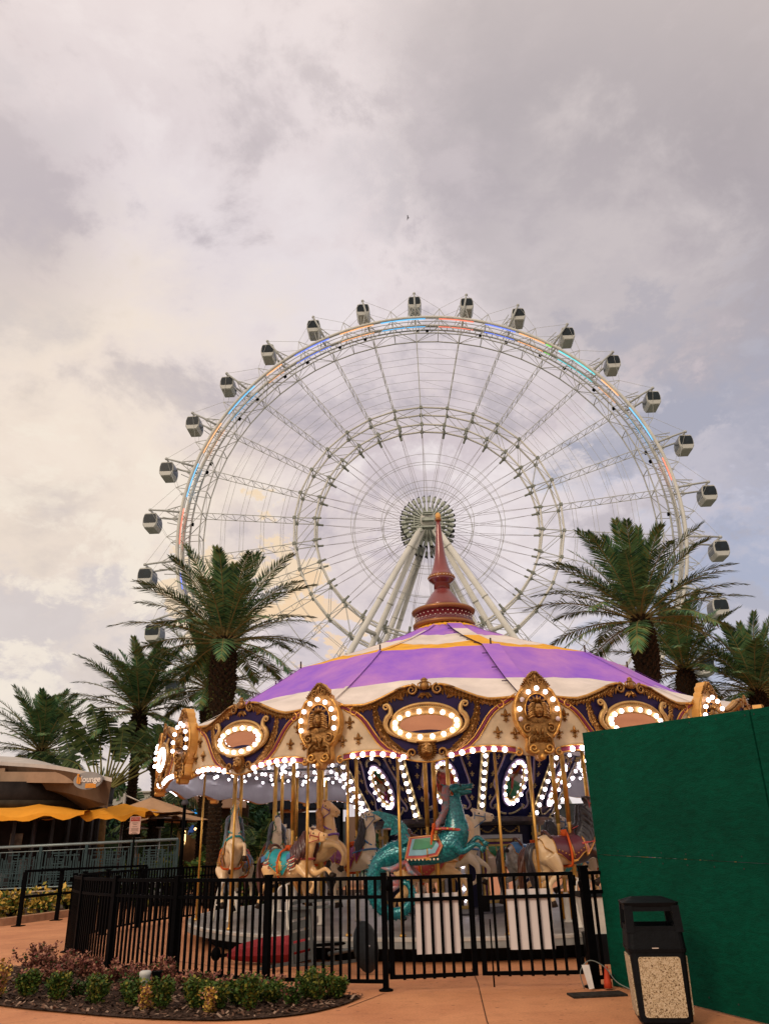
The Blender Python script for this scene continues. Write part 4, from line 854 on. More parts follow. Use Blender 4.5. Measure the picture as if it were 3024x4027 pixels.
def mane_mesh(I, seed=1):
    rn = random.Random(seed); q = MB(); P = I['nk']; n = len(P)
    for k in (1, -1):
        for i in range(n-1):
            for j in range(2):
                p = P[i].lerp(P[i+1], j/2); d = (P[i+1]-P[i]).normalized(); bk = Vector((-d.z, 0, d.x)); bk = bk if bk.x < 0 else -bk
                r_ = lerp([(0, .15), (n-1, .085)], i); L = rn.uniform(.18, .30); yy = r_*.66
                s = p+bk*r_*.90+Vector((0, k*.01, 0))
                q.tube(crv([s, s+bk*.045+Vector((0, k*(yy*.6+.01), .0)), s-bk*rn.uniform(.02, .09)+Vector((-.01, k*(yy+.055), -L*.45)), s-bk*rn.uniform(.0, .10)+Vector((-.04-rn.uniform(0, .04), k*(yy+.055+rn.uniform(0, .02)), -L))], 3), [.034, .040, .044, .046, .044, .040, .034, .026, .016, .006], 6)
    h = I['a']-I['dn']*.07
    for k in range(6): q.tube(crv([h-I['ax']*.03, h+I['ax']*.03-I['dn']*.02+Vector((0, rn.uniform(-.04, .04), 0)), h+I['ax']*.11+Vector((0, rn.uniform(-.05, .05), 0))+I['dn']*.03], 3), [.022, .024, .02, .018, .014, .01, .005], 6)
    return q.mesh('mane', cream)
def tail_mesh():
    rn = random.Random(4); q = MB()
    for i in range(12):
        y = rn.uniform(-.05, .05); q.tube(crv([(-.46, y*.4, .10), (-.58, y, .13+rn.uniform(-.02, .02)), (-.66, y*1.4, -.02), (-.66+rn.uniform(-.05, .06), y*1.6, -.22), (-.60+rn.uniform(-.08, .05), y, -.42+rn.uniform(-.08, .04))], 3), [.02, .028, .032, .036, .036, .036, .034, .032, .028, .024, .018, .012, .004], 6)
    return q.mesh('tail', cream)
def shell(q, xa, xb, a0, a1, off, mi=0, nx=8, na=10, bot=None, lim=None, th=.02):
    for k in (1, -1):
        g = []
        for i in range(nx+1):
            x = xa+(xb-xa)*i/nx; row = []
            e = a1 if bot is None else a1*bot(i/nx)
            for j in range(na+1):
                a = a0+(e-a0)*j/na; ca = math.cos(math.pi/2-a); sa = math.sin(math.pi/2-a)
                row.append((x, k*(tor(x, 2)+off)*ca, tor(x, 1)+(tor(x, 3)+off)*sa))
            g.append(row)
        vs = [p for r_ in g for p in r_]; w_ = na+1
        q.add(vs, [(i*w_+j, i*w_+j+1, (i+1)*w_+j+1, (i+1)*w_+j) for i in range(nx) for j in range(na)], mi, True)
        if mi == 0 or True:
            q.tube([g[i][na] for i in range(nx+1)], th*.45, 5, 1); q.tube(g[0], th*.45, 5, 1); q.tube(g[nx], th*.45, 5, 1)
def blanket_mesh(flag=False):
    q = MB(); shell(q, -.28, .20, 0, R(118), .022, 0, bot=lambda t: 1-.16*math.cos(2*math.pi*t)); shell(q, -.44, -.28, 0, R(100), .024, 2, 5, bot=lambda t: .7+.45*t); shell(q, .20, .40, R(10), R(112), .024, 3, 5, bot=lambda t: 1.05-.3*t)
    for k in (1, -1):
        for i in range(9): x = -.24+.05*i; a = R(96-10*math.cos(2*math.pi*(x+.28)/.48)); q.ell((x, k*(tor(x, 2)+.03)*math.sin(a), tor(x, 1)+(tor(x, 3)+.03)*math.cos(a)), (.012, .010, .012), 1, 6, 4)
        if flag:
            for xc in (-.33, .25):
                for i in range(6):
                    z0 = -.10+.034*i; x0 = xc-.075
                    for j in range(4):
                        x = x0+.04*j; dz = .02*math.sin(j*1.7)+.028*j; zz = z0+dz-.06; e = max(0, 1-((zz-tor(x, 1))/(tor(x, 3)+.03))**2); e2 = max(0, 1-((zz+.018-tor(x, 1))/(tor(x, 3)+.03))**2); x1 = x+.04
                        y = k*((tor(x, 2)+.034)*math.sqrt(e)+.004); q.add([(x, y, zz), (x1, y, zz+.014), (x1, y, zz+.030), (x, y, zz+.016)], [(0, 1, 2, 3)], 4+(i % 2))
                q.add([(xc-.09, k*.205, .12), (xc+.0, k*.205, .15), (xc+.0, k*.208, .07), (xc-.09, k*.208, .04)], [(0, 1, 2, 3)], 6)
            q.ell((-.03, k*.185, -.03), (.06, .015, .08), 7, 10, 6); 
            for i in range(10): a = 2*math.pi*i/10; q.ell((-.03+.075*math.cos(a), k*.188, -.03+.095*math.sin(a)), (.014, .01, .014), 1, 6, 4)
    return q
def saddle_mesh():
    q = MB(); P = [(-.30, .245, .075), (-.24, .225, .13), (-.12, .195, .15), (.0, .19, .14), (.10, .215, .11), (.15, .26, .05)]; n = 10; vs = []
    for x, z, wd in P:
        for i in range(n+1): t = -1+2*i/n; vs.append((x, wd*t, z-.09*t*t-.0))
    q.add(vs, [(i*(n+1)+j, i*(n+1)+j+1, (i+1)*(n+1)+j+1, (i+1)*(n+1)+j) for i in range(len(P)-1) for j in range(n)], 0, True)
    q.tube(crv([(-.29, .13, .19), (-.32, .08, .27), (-.33, 0, .30), (-.32, -.08, .27), (-.29, -.13, .19)], 4), .022, 6, 0); q.ell((.16, 0, .285), (.025, .03, .035), 0)
    for k in (1, -1): q.tube(crv([(-.02, k*.15, .14), (-.02, k*.20, .0), (-.02, k*.205, -.12)], 3), .011, 5, 1); q.box((-.02, k*.205, -.15), (.035, .02, .012), 1)
    return q.mesh('saddle', [cream, gold])
def strap_mesh(I):
    q = MB(); P = [I['nk'][3]+Vector((0, .11*math.cos(a), 0))+Vector((.6, 0, .8)).normalized()*0+Vector((.115*math.sin(a)*.75, 0, -.115*math.sin(a)*.9)) for a in [2*math.pi*i/16 for i in range(16)]]
    q.tube(P, .016, 6, 0, closed=True)
    for i in range(0, 16, 2): q.ell(P[i], (.018, .018, .018), 1, 6, 4)
    q.tube(crv([(.16, .185, .05), (.36, .165, .05), (.50, .07, .04), (.515, 0, .035), (.50, -.07, .04), (.36, -.165, .05), (.16, -.185, .05)], 4), .018, 6, 0)
    return q.mesh('breast_strap', [maroon, gold])
def bridle_mesh(I):
    q = MB(); a, b, ax, dn = I['a'], I['b'], I['ax'], I['dn']
    for t, r_ in ((.03, .085), (.20, .062)):
        c_ = a+ax*t+dn*.015; q.tube([c_+Vector((0, r_*.78*math.cos(u), 0))+dn*r_*1.1*math.sin(u) for u in [2*math.pi*i/14 for i in range(14)]], .008, 5, 0, closed=True)
    for k in (1, -1): q.tube([a+ax*.03+Vector((0, k*.068, 0)), a+ax*.20+Vector((0, k*.05, 0))+dn*.02], .008, 5); q.tube(crv([a+ax*.22+Vector((0, k*.05, 0))+dn*.05, a.lerp(Vector((.2, k*.1, .25)), .5)+Vector((.1, k*.05, -.06)), Vector((.12, k*.06, .26))], 4), .007, 5)
    return q.mesh('bridle', cream)
def eye_mesh(I):
    q = MB()
    for k in (1, -1): q.ell(I['a']+I['ax']*.10+Vector((0, k*.066, 0))-I['dn']*.03, (.014, .008, .013), 0, 8, 5); q.ell(I['b']-I['dn']*.012+Vector((0, k*.043, 0))-I['ax']*.005, (.012, .006, .010), 0, 6, 4)
    q.ell(I['b']+I['dn']*.035+I['ax']*.02, (.02, .03, .008), 1, 8, 4)
    return q
PO = {}
for ps in ('reach', 'tuck', 'proud'):
    me, I = horse_body(ps); PO[ps] = dict(body=me, mane=mane_mesh(I), strap=strap_mesh(I), bridle=bridle_mesh(I), eye=eye_mesh(I).mesh('eye', [M('eye_dark', (.01, .008, .008), .15, 0, 0), M('teeth', (.7, .62, .5), .4)]), hoofs=I['hoofs'])
TAIL = tail_mesh(); SAD = saddle_mesh()
qh = MB(); qh.lathe([(.034, -.01), (.040, .02), (.052, .07), (.03, .075)], n=10); HOOF = qh.mesh('hoof', M('hoof_dark', (.03, .018, .012), .35))
enamel = lambda n, c_, v=.15, s=4: M('enamel_'+n, c_, .35, 0, v, s, coat=.15)
CRM = enamel('cream', (.80, .50, .22)); IVO = enamel('ivory', (.80, .58, .34)); WHT = enamel('white', (.82, .68, .48)); DAP = enamel('dapple', (.42, .38, .33), .4, 12); BLK = enamel('black', (.02, .017, .02), .3); PIN = M('enamel_pinto', (.035, .016, .014), .3, 0, 0, 1.6, coat=.5, col2=(.58, .42, .26))
def pinto_mat():
    mt = M('enamel_pinto_coat', (.03, .014, .012), .3, 0, 0, 2, coat=.5); t = mt.node_tree; p = t.nodes['Principled BSDF']; tcn = t.nodes.new('ShaderNodeTexCoord'); sx_ = t.nodes.new('ShaderNodeSeparateXYZ'); t.links.new(tcn.outputs['Object'], sx_.inputs[0])
    nn = t.nodes.new('ShaderNodeTexNoise'); nn.inputs['Scale'].default_value = 5; t.links.new(tcn.outputs['Object'], nn.inputs['Vector']); ad = t.nodes.new('ShaderNodeMath'); ad.operation = 'MULTIPLY_ADD'; ad.inputs[1].default_value = .35; t.links.new(nn.outputs['Fac'], ad.inputs[0]); t.links.new(sx_.outputs['X'], ad.inputs[2])
    r = t.nodes.new('ShaderNodeValToRGB'); t.links.new(ad.outputs[0], r.inputs[0]); r.color_ramp.elements[0].position = .10; r.color_ramp.elements[0].color = (.70, .50, .28, 1); r.color_ramp.elements[1].position = .16; r.color_ramp.elements[1].color = (.035, .015, .013, 1); t.links.new(r.outputs[0], p.inputs['Base Color']); return mt
PINM = pinto_mat()
BRN = enamel('brown', (.11, .035, .015), .4, 14); ORG = enamel('orange_mane', (.50, .20, .03), .35, 12); GRY = enamel('grey_blue', (.10, .12, .15), .4, 10); DBR = enamel('dark_brown', (.075, .022, .016), .4, 12)
TEA = enamel('teal', (.01, .30, .33)); MAG = enamel('magenta', (.26, .02, .14)); PUR = enamel('purple', (.20, .08, .36)); RED = enamel('red', (.42, .05, .04)); BLU = enamel('blue', (.04, .16, .34)); GRN = enamel('green', (.02, .20, .08)); PEA = enamel('peach', (.40, .16, .10), .5, 14); SKY_ = enamel('light_blue', (.20, .42, .50)); YLW = enamel('yellow', (.60, .36, .04)); FLO = M('enamel_floral', (.10, .05, .03), .3, 0, 0, 26, coat=.4, col2=(.60, .30, .26))
ORA = M('orange_webbing', (.62, .10, .02), .6)
WTU = M('white_tube', (.62, .57, .50), .4, 0, .1, 5)
BLKF = {}
for fl_ in (0, 1): BLKF[fl_] = blanket_mesh(fl_).mesh('blanket', [TEA, gold, TEA, TEA, WHT, RED, BLU, YLW] if fl_ else [TEA, gold, PUR, TEA])
qp = MB(); qp.tube([(0, 0, .0), (0, 0, 2.98)], .030, 12); qp.tube([(0, 0, 1.55), (0, 0, 2.98)], .040, 12); POLE = qp.mesh('pole', brass)
qp = MB(); qp.tube([(-.045, 0, .9), (-.045, 0, 2.98)], .036, 10); qp.tube([(.045, 0, .3), (.045, 0, 2.98)], .036, 10); POLE2 = qp.mesh('pole', brass)
qp = MB(); qp.lathe([(.07, 0), (.07, .02), (.05, .04), (.048, .42), (.04, .46)], n=14); BASE = qp.mesh('pole_socket', WTU)
qp = MB(); 
for x in (-.13, .13): qp.tube(crv([(x*1.5, -.26, .02), (x*1.2, -.24, .35), (x*.8, -.20, .62), (x*.4, -.16, .68)], 4), .016, 7)
qp.tube([(-.17, -.245, .3), (.17, -.245, .3)], .014, 6); qp.tube([(-.06, -.16, .68), (.06, -.16, .68)], .016, 6); qp.tube([(0, -.16, .68), (0, 0, .72)], .016, 6); STEP = qp.mesh('step_frame', WTU)
qp = MB()
for k in (1, -1): qp.tube(crv([(.02, k*.05, .22), (-.03, k*.16, .15), (-.05, k*.205, -.03), (-.06, k*.16, -.2), (-.06, 0, -.225)], 4), .02, 5, flat=(0, .9, 0))
qp.lathe([(.05, .16), (.055, .22), (.045, .27)], n=10); STRAP = qp.mesh('safety_strap', ORA)
def horse(th, r_, pose, pitch, hc, body, mane, sad, bl, strap, label, flag=0, step=False, dbl=False, tail=None, bl2=None, bl3=None):
    th = R(th); e = empty('carousel_horse', (CX+r_*math.sin(th), CY-r_*math.cos(th), .36), th, label, 'carousel horse', 'carved horses on the carousel'); P = PO[pose]; rt_ = (0, -R(pitch), 0); L = (-.08, 0, hc); SC = (1.1,)*3
    inst(P['body'], 'body', e, L, rt_, SC, body); inst(P['mane'], 'mane', e, L, rt_, SC, mane); inst(TAIL, 'tail', e, L, rt_, SC, tail or mane)
    inst(SAD, 'saddle', e, L, rt_, SC, [sad, gold])
    inst(BLKF[flag], 'blanket', e, L, rt_, SC, None if flag else [bl, gold, bl2 or bl, bl3 or bl]); inst(P['strap'], 'breast_strap', e, L, rt_, SC, [strap, gold]); inst(P['bridle'], 'bridle', e, L, rt_, SC, strap); inst(P['eye'], 'eye', e, L, rt_, SC); inst(STRAP, 'safety_strap', e, L, rt_, SC)
    rm = Matrix.Rotation(-R(pitch), 3, 'Y')
    for p, d in P['hoofs']:
        pp = rm @ (p*1.1) + Vector(L); dd = rm @ d; o = inst(HOOF, 'hoof', e, pp, scale=SC); o.rotation_euler = dd.to_track_quat('Z', 'Y').to_euler()
    inst(POLE2 if dbl else POLE, 'pole', e); inst(BASE, 'pole_socket', e, (.045 if dbl else 0, 0, 0))
    if step: inst(STEP, 'step_frame', e)
    return e
horse(-40, 5.0, 'reach', 3, 1.02, CRM, DBR, BRN, TEA, RED, 'cream horse with dark brown mane and flag blanket in the front row', 1, True)
horse(-43, 4.1, 'tuck', 24, 1.22, CRM, ORG, PUR, TEA, PUR, 'rearing cream horse with orange mane and purple collar', 0, False, True)
horse(-42, 3.2, 'proud', 12, 1.06, WHT, BLK, MAG, MAG, BLU, 'white horse with black mane and magenta blanket beside the dragon tail', 0)
horse(-68, 5.0, 'proud', 34, 1.16, IVO, GRY, MAG, FLO, TEA, 'rearing ivory horse with a flowered pink and brown blanket', 0, True, bl2=GRN, dbl=True)
horse(-72, 4.1, 'tuck', 8, 1.12, WHT, GRY, BRN, GRN, GRN, 'white horse with blue-grey mane behind the flag blanket horse', 0, dbl=True)
horse(-70, 3.2, 'proud', 0, .95, IVO, BRN, MAG, PUR, RED, 'ivory horse low in the inner row behind the blue-grey maned one', 0)
horse(-97, 5.0, 'tuck', 0, .95, WHT, DBR, RED, BLU, ORA, 'white horse with blue blanket half hidden behind the flowered rearing horse', 0)
horse(-101, 4.1, 'reach', 0, 1.0, CRM, BRN, BLK, TEA, RED, 'cream horse in the middle row beyond the flowered rearing horse', 0)
horse(-103, 3.2, 'proud', 0, 1.0, WHT, GRY, BRN, PUR, BLU, 'white horse in the inner row beyond the flowered rearing horse', 0)
horse(-128, 5.0, 'proud', 0, 1.1, WHT, WHT, BRN, GRN, BLU, 'white horse with white mane facing the other way at the back of the platform', 0)
horse(-130, 4.1, 'tuck', 5, .95, IVO, BLK, RED, MAG, RED, 'ivory horse with black mane at the back of the platform', 0)
horse(-12, 4.05, 'tuck', 5, .90, CRM, BLK, BRN, RED, ORG, 'cream horse with black forelock and orange bridle right behind the dragon', 0)
horse(-7, 3.15, 'proud', 0, 1.12, WHT, IVO, BRN, RED, BLU, 'white horse with blue bit whose head shows above the dragon leg', 0)
horse(17, 5.0, 'proud', 8, 1.14, PINM, BLK, DBR, enamel('maroon', (.10, .018, .03)), RED, 'brown and white pinto horse with black tail and feathered collar', 0, True, bl2=PINM, bl3=PEA)
horse(21, 4.1, 'tuck', -6, .92, CRM, BRN, BLK, TEA, BLU, 'cream horse with brown tail seen from behind left of the pinto', 0)
horse(22, 3.2, 'proud', 0, 1.0, DAP, BLK, BRN, BLU, BLU, 'dappled horse in the inner row beyond the pinto', 0)
horse(34, 5.0, 'tuck', 6, 1.30, GRY, BLK, GRY, BLU, ORG, 'dark horse with black mane just ahead of the pinto by the green wall', 0, dbl=True)
horse(50, 4.1, 'reach', 0, 1.0, CRM, BRN, BRN, PUR, RED, 'cream horse in the middle row ahead of the dark horse', 0)
horse(50, 3.2, 'proud', 0, 1.0, WHT, GRY, RED, GRN, BLU, 'white horse in the inner row ahead of the dark horse', 0)
# the sea dragon
def dragon():
    sq2 = lambda v: Vector((v[0], v[1], v[2] if v[2] < .2 else .2+(v[2]-.2)*.84))
    th = R(-8.5); e = empty('sea_dragon', (CX+5.0*math.sin(th), CY-5.0*math.cos(th), .36), th, 'teal sea dragon figure with coiled fish tail, wings and pink mane', 'carousel figure')
    hc = 1.27; q = MB(); F = (0, .6, 0)
    sp_ = crv([(.30, 0, .82), (.31, 0, .62), (.32, 0, .42), (.32, 0, .20), (.22, 0, .0), (.02, 0, -.08), (-.20, 0, -.12), (-.45, 0, -.12), (-.68, 0, -.13), (-.88, 0, -.22), (-1.01, 0, -.40), (-1.06, 0, -.62), (-.99, 0, -.84), (-.82, 0, -.98), (-.62, 0, -.98), (-.47, 0, -.85), (-.44, 0, -.68), (-.53, 0, -.56), (-.64, 0, -.60)], 4)
    rr = [.12, .14, .165, .215, .235, .215, .195, .20, .195, .165, .14, .125, .11, .095, .085, .07, .055, .042, .03]
    q.tube(sp_, [lerp(list(enumerate(rr)), i/4) for i in range(len(sp_))], 16, flat=F)
    q.ell((.36, 0, .18), (.17, .17, .20))
    H = crv([(.28, 0, .90), (.36, 0, .955), (.47, 0, .97), (.58, 0, .985), (.63, 0, 1.0)], 3); q.tube(H, [.105, .112, .112, .10, .09, .078, .068, .060, .055, .052, .052, .054, .046], 12, flat=F)
    q.tube([(.34, 0, .89), (.48, 0, .865), (.61, 0, .885)], [.075, .048, .032], 8, flat=F); q.ell((.40, 0, .88), (.10, .06, .07))
    for k in (1, -1):
        q.tube([(.27, k*.05, .95), (.18, k*.08, 1.0), (.10, k*.09, 1.05)], [.035, .028, .005], 6); q.ell((.63, k*.022, 1.03), (.022, .014, .018)); q.ell((.43, k*.06, 1.01), (.03, .016, .018))
        L = [(.28, k*.12, -.02), (.42, k*.13, -.12), (.62, k*.13, -.02), (.70, k*.13, -.06)] if k < 0 else [(.28, k*.12, -.02), (.46, k*.13, -.06), (.64, k*.13, .08), (.74, k*.13, .02)]
        q.tube(crv(L, 4), [.10, .09, .08, .07, .055, .048, .043, .04, .036, .034, .034, .034, .032], 10)
    for i in range(46):      # dorsal fringe on the tail
        j = 32+i; 
        if j >= len(sp_)-1: break
        p = sp_[j]; d = (sp_[j+1]-sp_[j]).normalized(); n = Vector((d.z, 0, -d.x)); r_ = lerp(list(enumerate(rr)), j/4); q.tube([p+n*r_*.8, p+n*(r_+.045)+d*.02], [.018, .004], 5)
    teal = bpy.data.materials.new('dragon_scales'); teal.use_nodes = True; t = teal.node_tree; p = t.nodes['Principled BSDF']; p.inputs['Roughness'].default_value = .25; p.inputs['Coat Weight'].default_value = .3; p.inputs['Metallic'].default_value = .25
    tcn = t.nodes.new('ShaderNodeTexCoord'); v = t.nodes.new('ShaderNodeTexVoronoi'); v.inputs['Scale'].default_value = 26; t.links.new(tcn.outputs['Object'], v.inputs['Vector']); nn = t.nodes.new('ShaderNodeTexNoise'); nn.inputs['Scale'].default_value = 5; t.links.new(tcn.outputs['Object'], nn.inputs['Vector'])
    r = t.nodes.new('ShaderNodeValToRGB'); t.links.new(v.outputs['Distance'], r.inputs[0]); r.color_ramp.elements[0].color = (.02, .42, .38, 1); r.color_ramp.elements[1].color = (.0, .10, .12, 1); r.color_ramp.elements[1].position = .65
    mx = t.nodes.new('ShaderNodeMix'); mx.data_type = 'RGBA'; mx.inputs[7].default_value = (.0, .11, .14, 1); t.links.new(nn.outputs['Fac'], mx.inputs[0]); t.links.new(r.outputs[0], mx.inputs[6]); t.links.new(mx.outputs[2], p.inputs['Base Color'])
    b = t.nodes.new('ShaderNodeBump'); b.inputs['Strength'].default_value = .5; b.inputs['Distance'].default_value = .012; b.invert = True; t.links.new(v.outputs['Distance'], b.inputs['Height']); t.links.new(b.outputs[0], p.inputs['Normal'])
    q.warp(sq2); inst(remeshed(q, 'body', .0135, [teal], 3), 'body', e, (0, 0, hc))
    pk_ = M('fin_pink', (.50, .13, .12), .35, 0, 0, 14, coat=.15, col2=(.05, .24, .30)); rn = random.Random(2)
    q = MB()
    for k in (1, -1):
        for i in range(15):
            s = Vector((.24, k*.06, .97-.045*i)); s.x = .235 if i < 8 else .235-.022*(i-8); L = .12
            q.tube(crv([s, s+Vector((-.05, k*.04, .01)), s+Vector((-.07-rn.uniform(0, .03), k*.055, -.07)), s+Vector((-.05-rn.uniform(0, .05), k*.05, -L-rn.uniform(0, .06)))], 3), [.034, .038, .042, .042, .04, .036, .03, .022, .012, .004], 6)
    q.warp(sq2); q.obj('mane', pk_, e, (0, 0, hc))
    for k in (1, -1):      # wing fans behind the saddle
        q = MB(); W = [(-.40, .10), (-.52, .30), (-.70, .46), (-.92, .52), (-1.02, .49), (-.90, .44), (-.80, .35), (-.84, .24), (-.70, .27), (-.72, .14), (-.60, .17), (-.60, -.02), (-.48, .02)]
        q.prism(W, k*.15, k*.165, 1, fn=lambda v: (v[0], v[1]+k*max(0, (-v[0]-.4))*.35, v[2]))
        for x, z in ((-1.02, .49), (-.84, .24), (-.72, .14), (-.60, -.02)): q.tube([(-.40, k*.157, .08), ((-.4+x)/2, k*(.16+.1*max(0, -x-.4)), (.08+z)/2+.09), (x, k*(.157+(-x-.4)*.35), z)], [.02, .014, .006], 6, 0)
        q.obj('wing', [pk_, teal], e, (0, 0, hc))
    q = MB()
    for (x, z, a) in ((-.64, -.60, 150), (-.64, -.60, 200), (-.64, -.60, 110)):
        a = R(a); q.tube([(x, 0, z), (x+.10*math.cos(a), 0, z+.10*math.sin(a)), (x+.22*math.cos(a+.3), 0, z+.22*math.sin(a+.3))], [.03, .05, .006], 8)
    for k in (1, -1): q.tube([(-.50, k*.16, -.25), (-.72, k*.24, -.36), (-.88, k*.27, -.33)], [.035, .05, .008], 8); q.tube([(-.50, k*.16, -.25), (-.42, k*.24, -.40), (-.30, k*.26, -.46)], [.03, .045, .008], 8)
    q.obj('tail_fin', pk_, e, (0, 0, hc))
    q = MB()
    for k in (1, -1):
        y = .13*k; x0, z0 = (.70, -.06) if k < 0 else (.74, .02)
        for a in (-20, -45, -70): q.tube([(x0, y, z0), (x0+.10*math.cos(R(a)), y, z0+.10*math.sin(R(a)))], [.032, .012], 6)
    q.obj('hoof', teal, e, (0, 0, hc))
    q = MB()
    for k in (1, -1):
        P4 = [(-.42, .10), (.02, .13), (.10, -.03), (.02, -.17), (-.22, -.21), (-.50, -.21)]; f = lambda v: (v[0], k*(v[1]+.185-.25*max(0, v[2])**1.2*1.6), v[2])
        q.prism(P4, .0, .012, 0, fn=f); q.prism([(x*.82-.035, z*.78) for x, z in P4], .010, .022, 1, fn=f); q.prism([(x*.62-.07, z*.5+.03) for x, z in P4], .020, .030, 2, fn=f)
        q.tube([f((x, .012, z)) for x, z in P4], .014, 6, 3, closed=True)
        for i in range(9): q.ell(f((-.46+.06*i, .014, -.225)), (.018, .012, .018), 4, 7, 5)
    q.obj('blanket', [RED, SKY_, GRN, enamel('orange_trim', (.55, .22, .07)), WHT], e, (0, 0, hc))
    inst(SAD, 'saddle', e, (-.12, 0, hc-.07), (0, 0, 0), None, [DBR, gold])
    q = MB(); q.tube(crv([(.0, -.17, .22), (.18, -.19, .22), (.36, -.16, .20), (.49, -.06, .19), (.50, .06, .19), (.36, .16, .20), (.0, .17, .22)], 5), .024, 6, 0, flat=(0, .8, 0))
    for p in ((.08, -.20, .22), (.2, -.205, .22), (.3, -.195, .21)): q.ell(p, (.02, .012, .02), 1, 8, 5)
    q.lathe([(.0, .04), (.03, .03), (.04, -.03), (.055, -.05)], (.0, -.21, .10), 10, 1); q.obj('breast_strap', [RED, gold], e, (0, 0, hc))
    q = MB()
    for k in (1, -1): q.ell((.44, k*.072, 1.0), (.016, .008, .014), 0, 8, 5)
    for i in range(7): q.ell((.50+.016*i, -.026, .932), (.006, .006, .009), 1, 5, 3)
    q.ell((.56, 0, .928), (.06, .022, .008), 1, 8, 4); q.warp(sq2); q.obj('eye', [M('eye_dark', (0, 0, 0)), M('teeth', (0, 0, 0))], e, (0, 0, hc))
    inst(STRAP, 'safety_strap', e, (-.02, 0, hc+.04)); inst(POLE, 'pole', e); inst(BASE, 'pole_socket', e)
dragon()
# things on the near side of the platform
q = MB(); q.lathe([(.14, .0), (.14, .40), (.15, .43)], n=12); o = q.obj('yellow_canister', M('canister_yellow', (.55, .24, .02), .5), None, (3.1, 15.6, .36)); tag(o, 'orange yellow canister standing on the platform behind the gate', 'canister')
# ------------------------------------------------------------------ observation wheel
HUB = Vector((9.34, 158, 65.7)); YAW = -.0387
FW = empty('observation_wheel', HUB, YAW, 'giant white observation wheel with glass capsules behind the carousel', 'ferris wheel')
ivory = M('wheel_ivory', (.58, .57, .52), .5, 0, .08, .3); steel = M('wheel_grey', (.42, .43, .41), .5, 0, .15, .3); dkst = M('wheel_green_grey', (.34, .37, .32), .5, .1, .3, .8)
PH = -.0079
def wp(r_, a, d): return Vector((r_*math.sin(a), d, r_*math.cos(a)))
ND = 30; AN = [PH+2*math.pi*i/ND for i in range(ND)]; DN_, DF = -1.75, 1.75
for d, nm in ((DN_, 'rim_tube'), (DF, 'rim_tube')):
    q = MB(); q.tube([wp(54.7, PH+2*math.pi*i/120, d) for i in range(120)], .38, 8, closed=True); q.obj(nm, ivory, FW)
for d in (-2.0, 1.6):
    q = MB(); A2 = [PH+2*math.pi*i/60 for i in range(60)]; q.tube([wp(49.9, a, d) for a in A2], .15, 6, closed=True); q.obj('rim_chord', steel, FW)
q = MB(); q.tube([wp(52.8, PH+2*math.pi*i/120, .9) for i in range(120)], .22, 4, closed=True); q.tube([wp(53.9, PH+2*math.pi*i/120, .6) for i in range(120)], .16, 4, closed=True); q.tube([wp(54.9, PH+2*math.pi*i/120, .2) for i in range(120)], .10, 4, closed=True)
for i in range(240): a = PH+2*math.pi*(i+.5)/240; q.beam(wp(54.3, a, 1.4), wp(52.7, a, .9), .14, .14)
q.obj('drive_rail', steel, FW)
q = MB()
for i in range(60):
    if i % 3 != 1: a = PH+2*math.pi*(i+.5)/60+.02*(i % 4); q.box(wp(52.5, a, .9), (.35, .3, .22), 0, Matrix.Rotation(a, 3, 'Y'))
q.obj('tyre', black, FW)
q = MB()
for i in range(60):
    a, b = PH+2*math.pi*i/60, PH+2*math.pi*(i+1)/60; w_ = .12
    for d, e in ((DN_, -2.0), (DF, 1.6)):
        q.beam(wp(54.5, a, d), wp(49.9, a, e), w_, w_)
        if i % 2 == 0: q.beam(wp(54.5, b, d), wp(49.9, a, e), w_, w_)
        else: q.beam(wp(54.5, a, d), wp(49.9, b, e), w_, w_)
    q.beam(wp(54.7, a, DN_), wp(54.7, a, DF), w_, w_); q.beam(wp(49.9, a, -2), wp(49.9, a, 1.6), .14, .14)
    if i % 2: q.beam(wp(49.9, a, -2), wp(49.9, b, 1.6), .07, .07)
    else: q.beam(wp(49.9, b, -2), wp(49.9, a, 1.6), .07, .07)
q.obj('rim_bracing', steel, FW)
for R_, dn, df, nm in ((29.2, -1.9, 1.7, 'outer_ring'), (24.6, -2.1, 1.5, 'inner_ring')):
    for d in (dn, df):
        q = MB(); q.tube([wp(R_, a, d) for a in AN], .215, 8, closed=True, smooth=False); q.obj(nm, ivory, FW)
q = MB()
for i, a in enumerate(AN):
    b = AN[(i+1) % ND] if i < ND-1 else AN[0]+2*math.pi; mid_ = (a+b)/2
    for (ro, do), (ri, di) in (((29.2, -1.9), (24.6, -2.1)), ((29.2, 1.7), (24.6, 1.5))):
        q.beam(wp(ro, a, do), wp(ri, mid_-(b-a)/2, di), .17, .17); q.beam(wp(ro, a, do), wp(ri, b, di), .11, .11)
    q.beam(wp(29.2, a, -1.9), wp(29.2, a, 1.7), .18, .18); q.beam(wp(24.6, a, -2.1), wp(24.6, a, 1.5), .18, .18); q.beam(wp(29.2, a, -1.9), wp(24.6, a, 1.5), .12, .12)
    q.beam(wp(29.2, a, 1.7), wp(29.2, b, -1.9), .1, .1); q.beam(wp(24.6, a, 1.5), wp(24.6, b, -2.1), .1, .1)
    for ro, d in ((29.2, -1.9), (29.2, 1.7), (24.6, -2.1), (24.6, 1.5)): q.box(wp(ro, a, d), (.34, .28, .34), 1, Matrix.Rotation(a, 3, 'Y'))
    q.beam(wp(25.2, a, -2.1), wp(23.2, a, -2.4), .5, .3, 1); q.beam(wp(25.2, a, 1.5), wp(23.2, a, 1.9), .5, .3, 1)
q.obj('ring_bracing', [steel, M('wheel_node', (.22, .235, .20), .5, 0, .2, 2)], FW)
sq_ = MB()
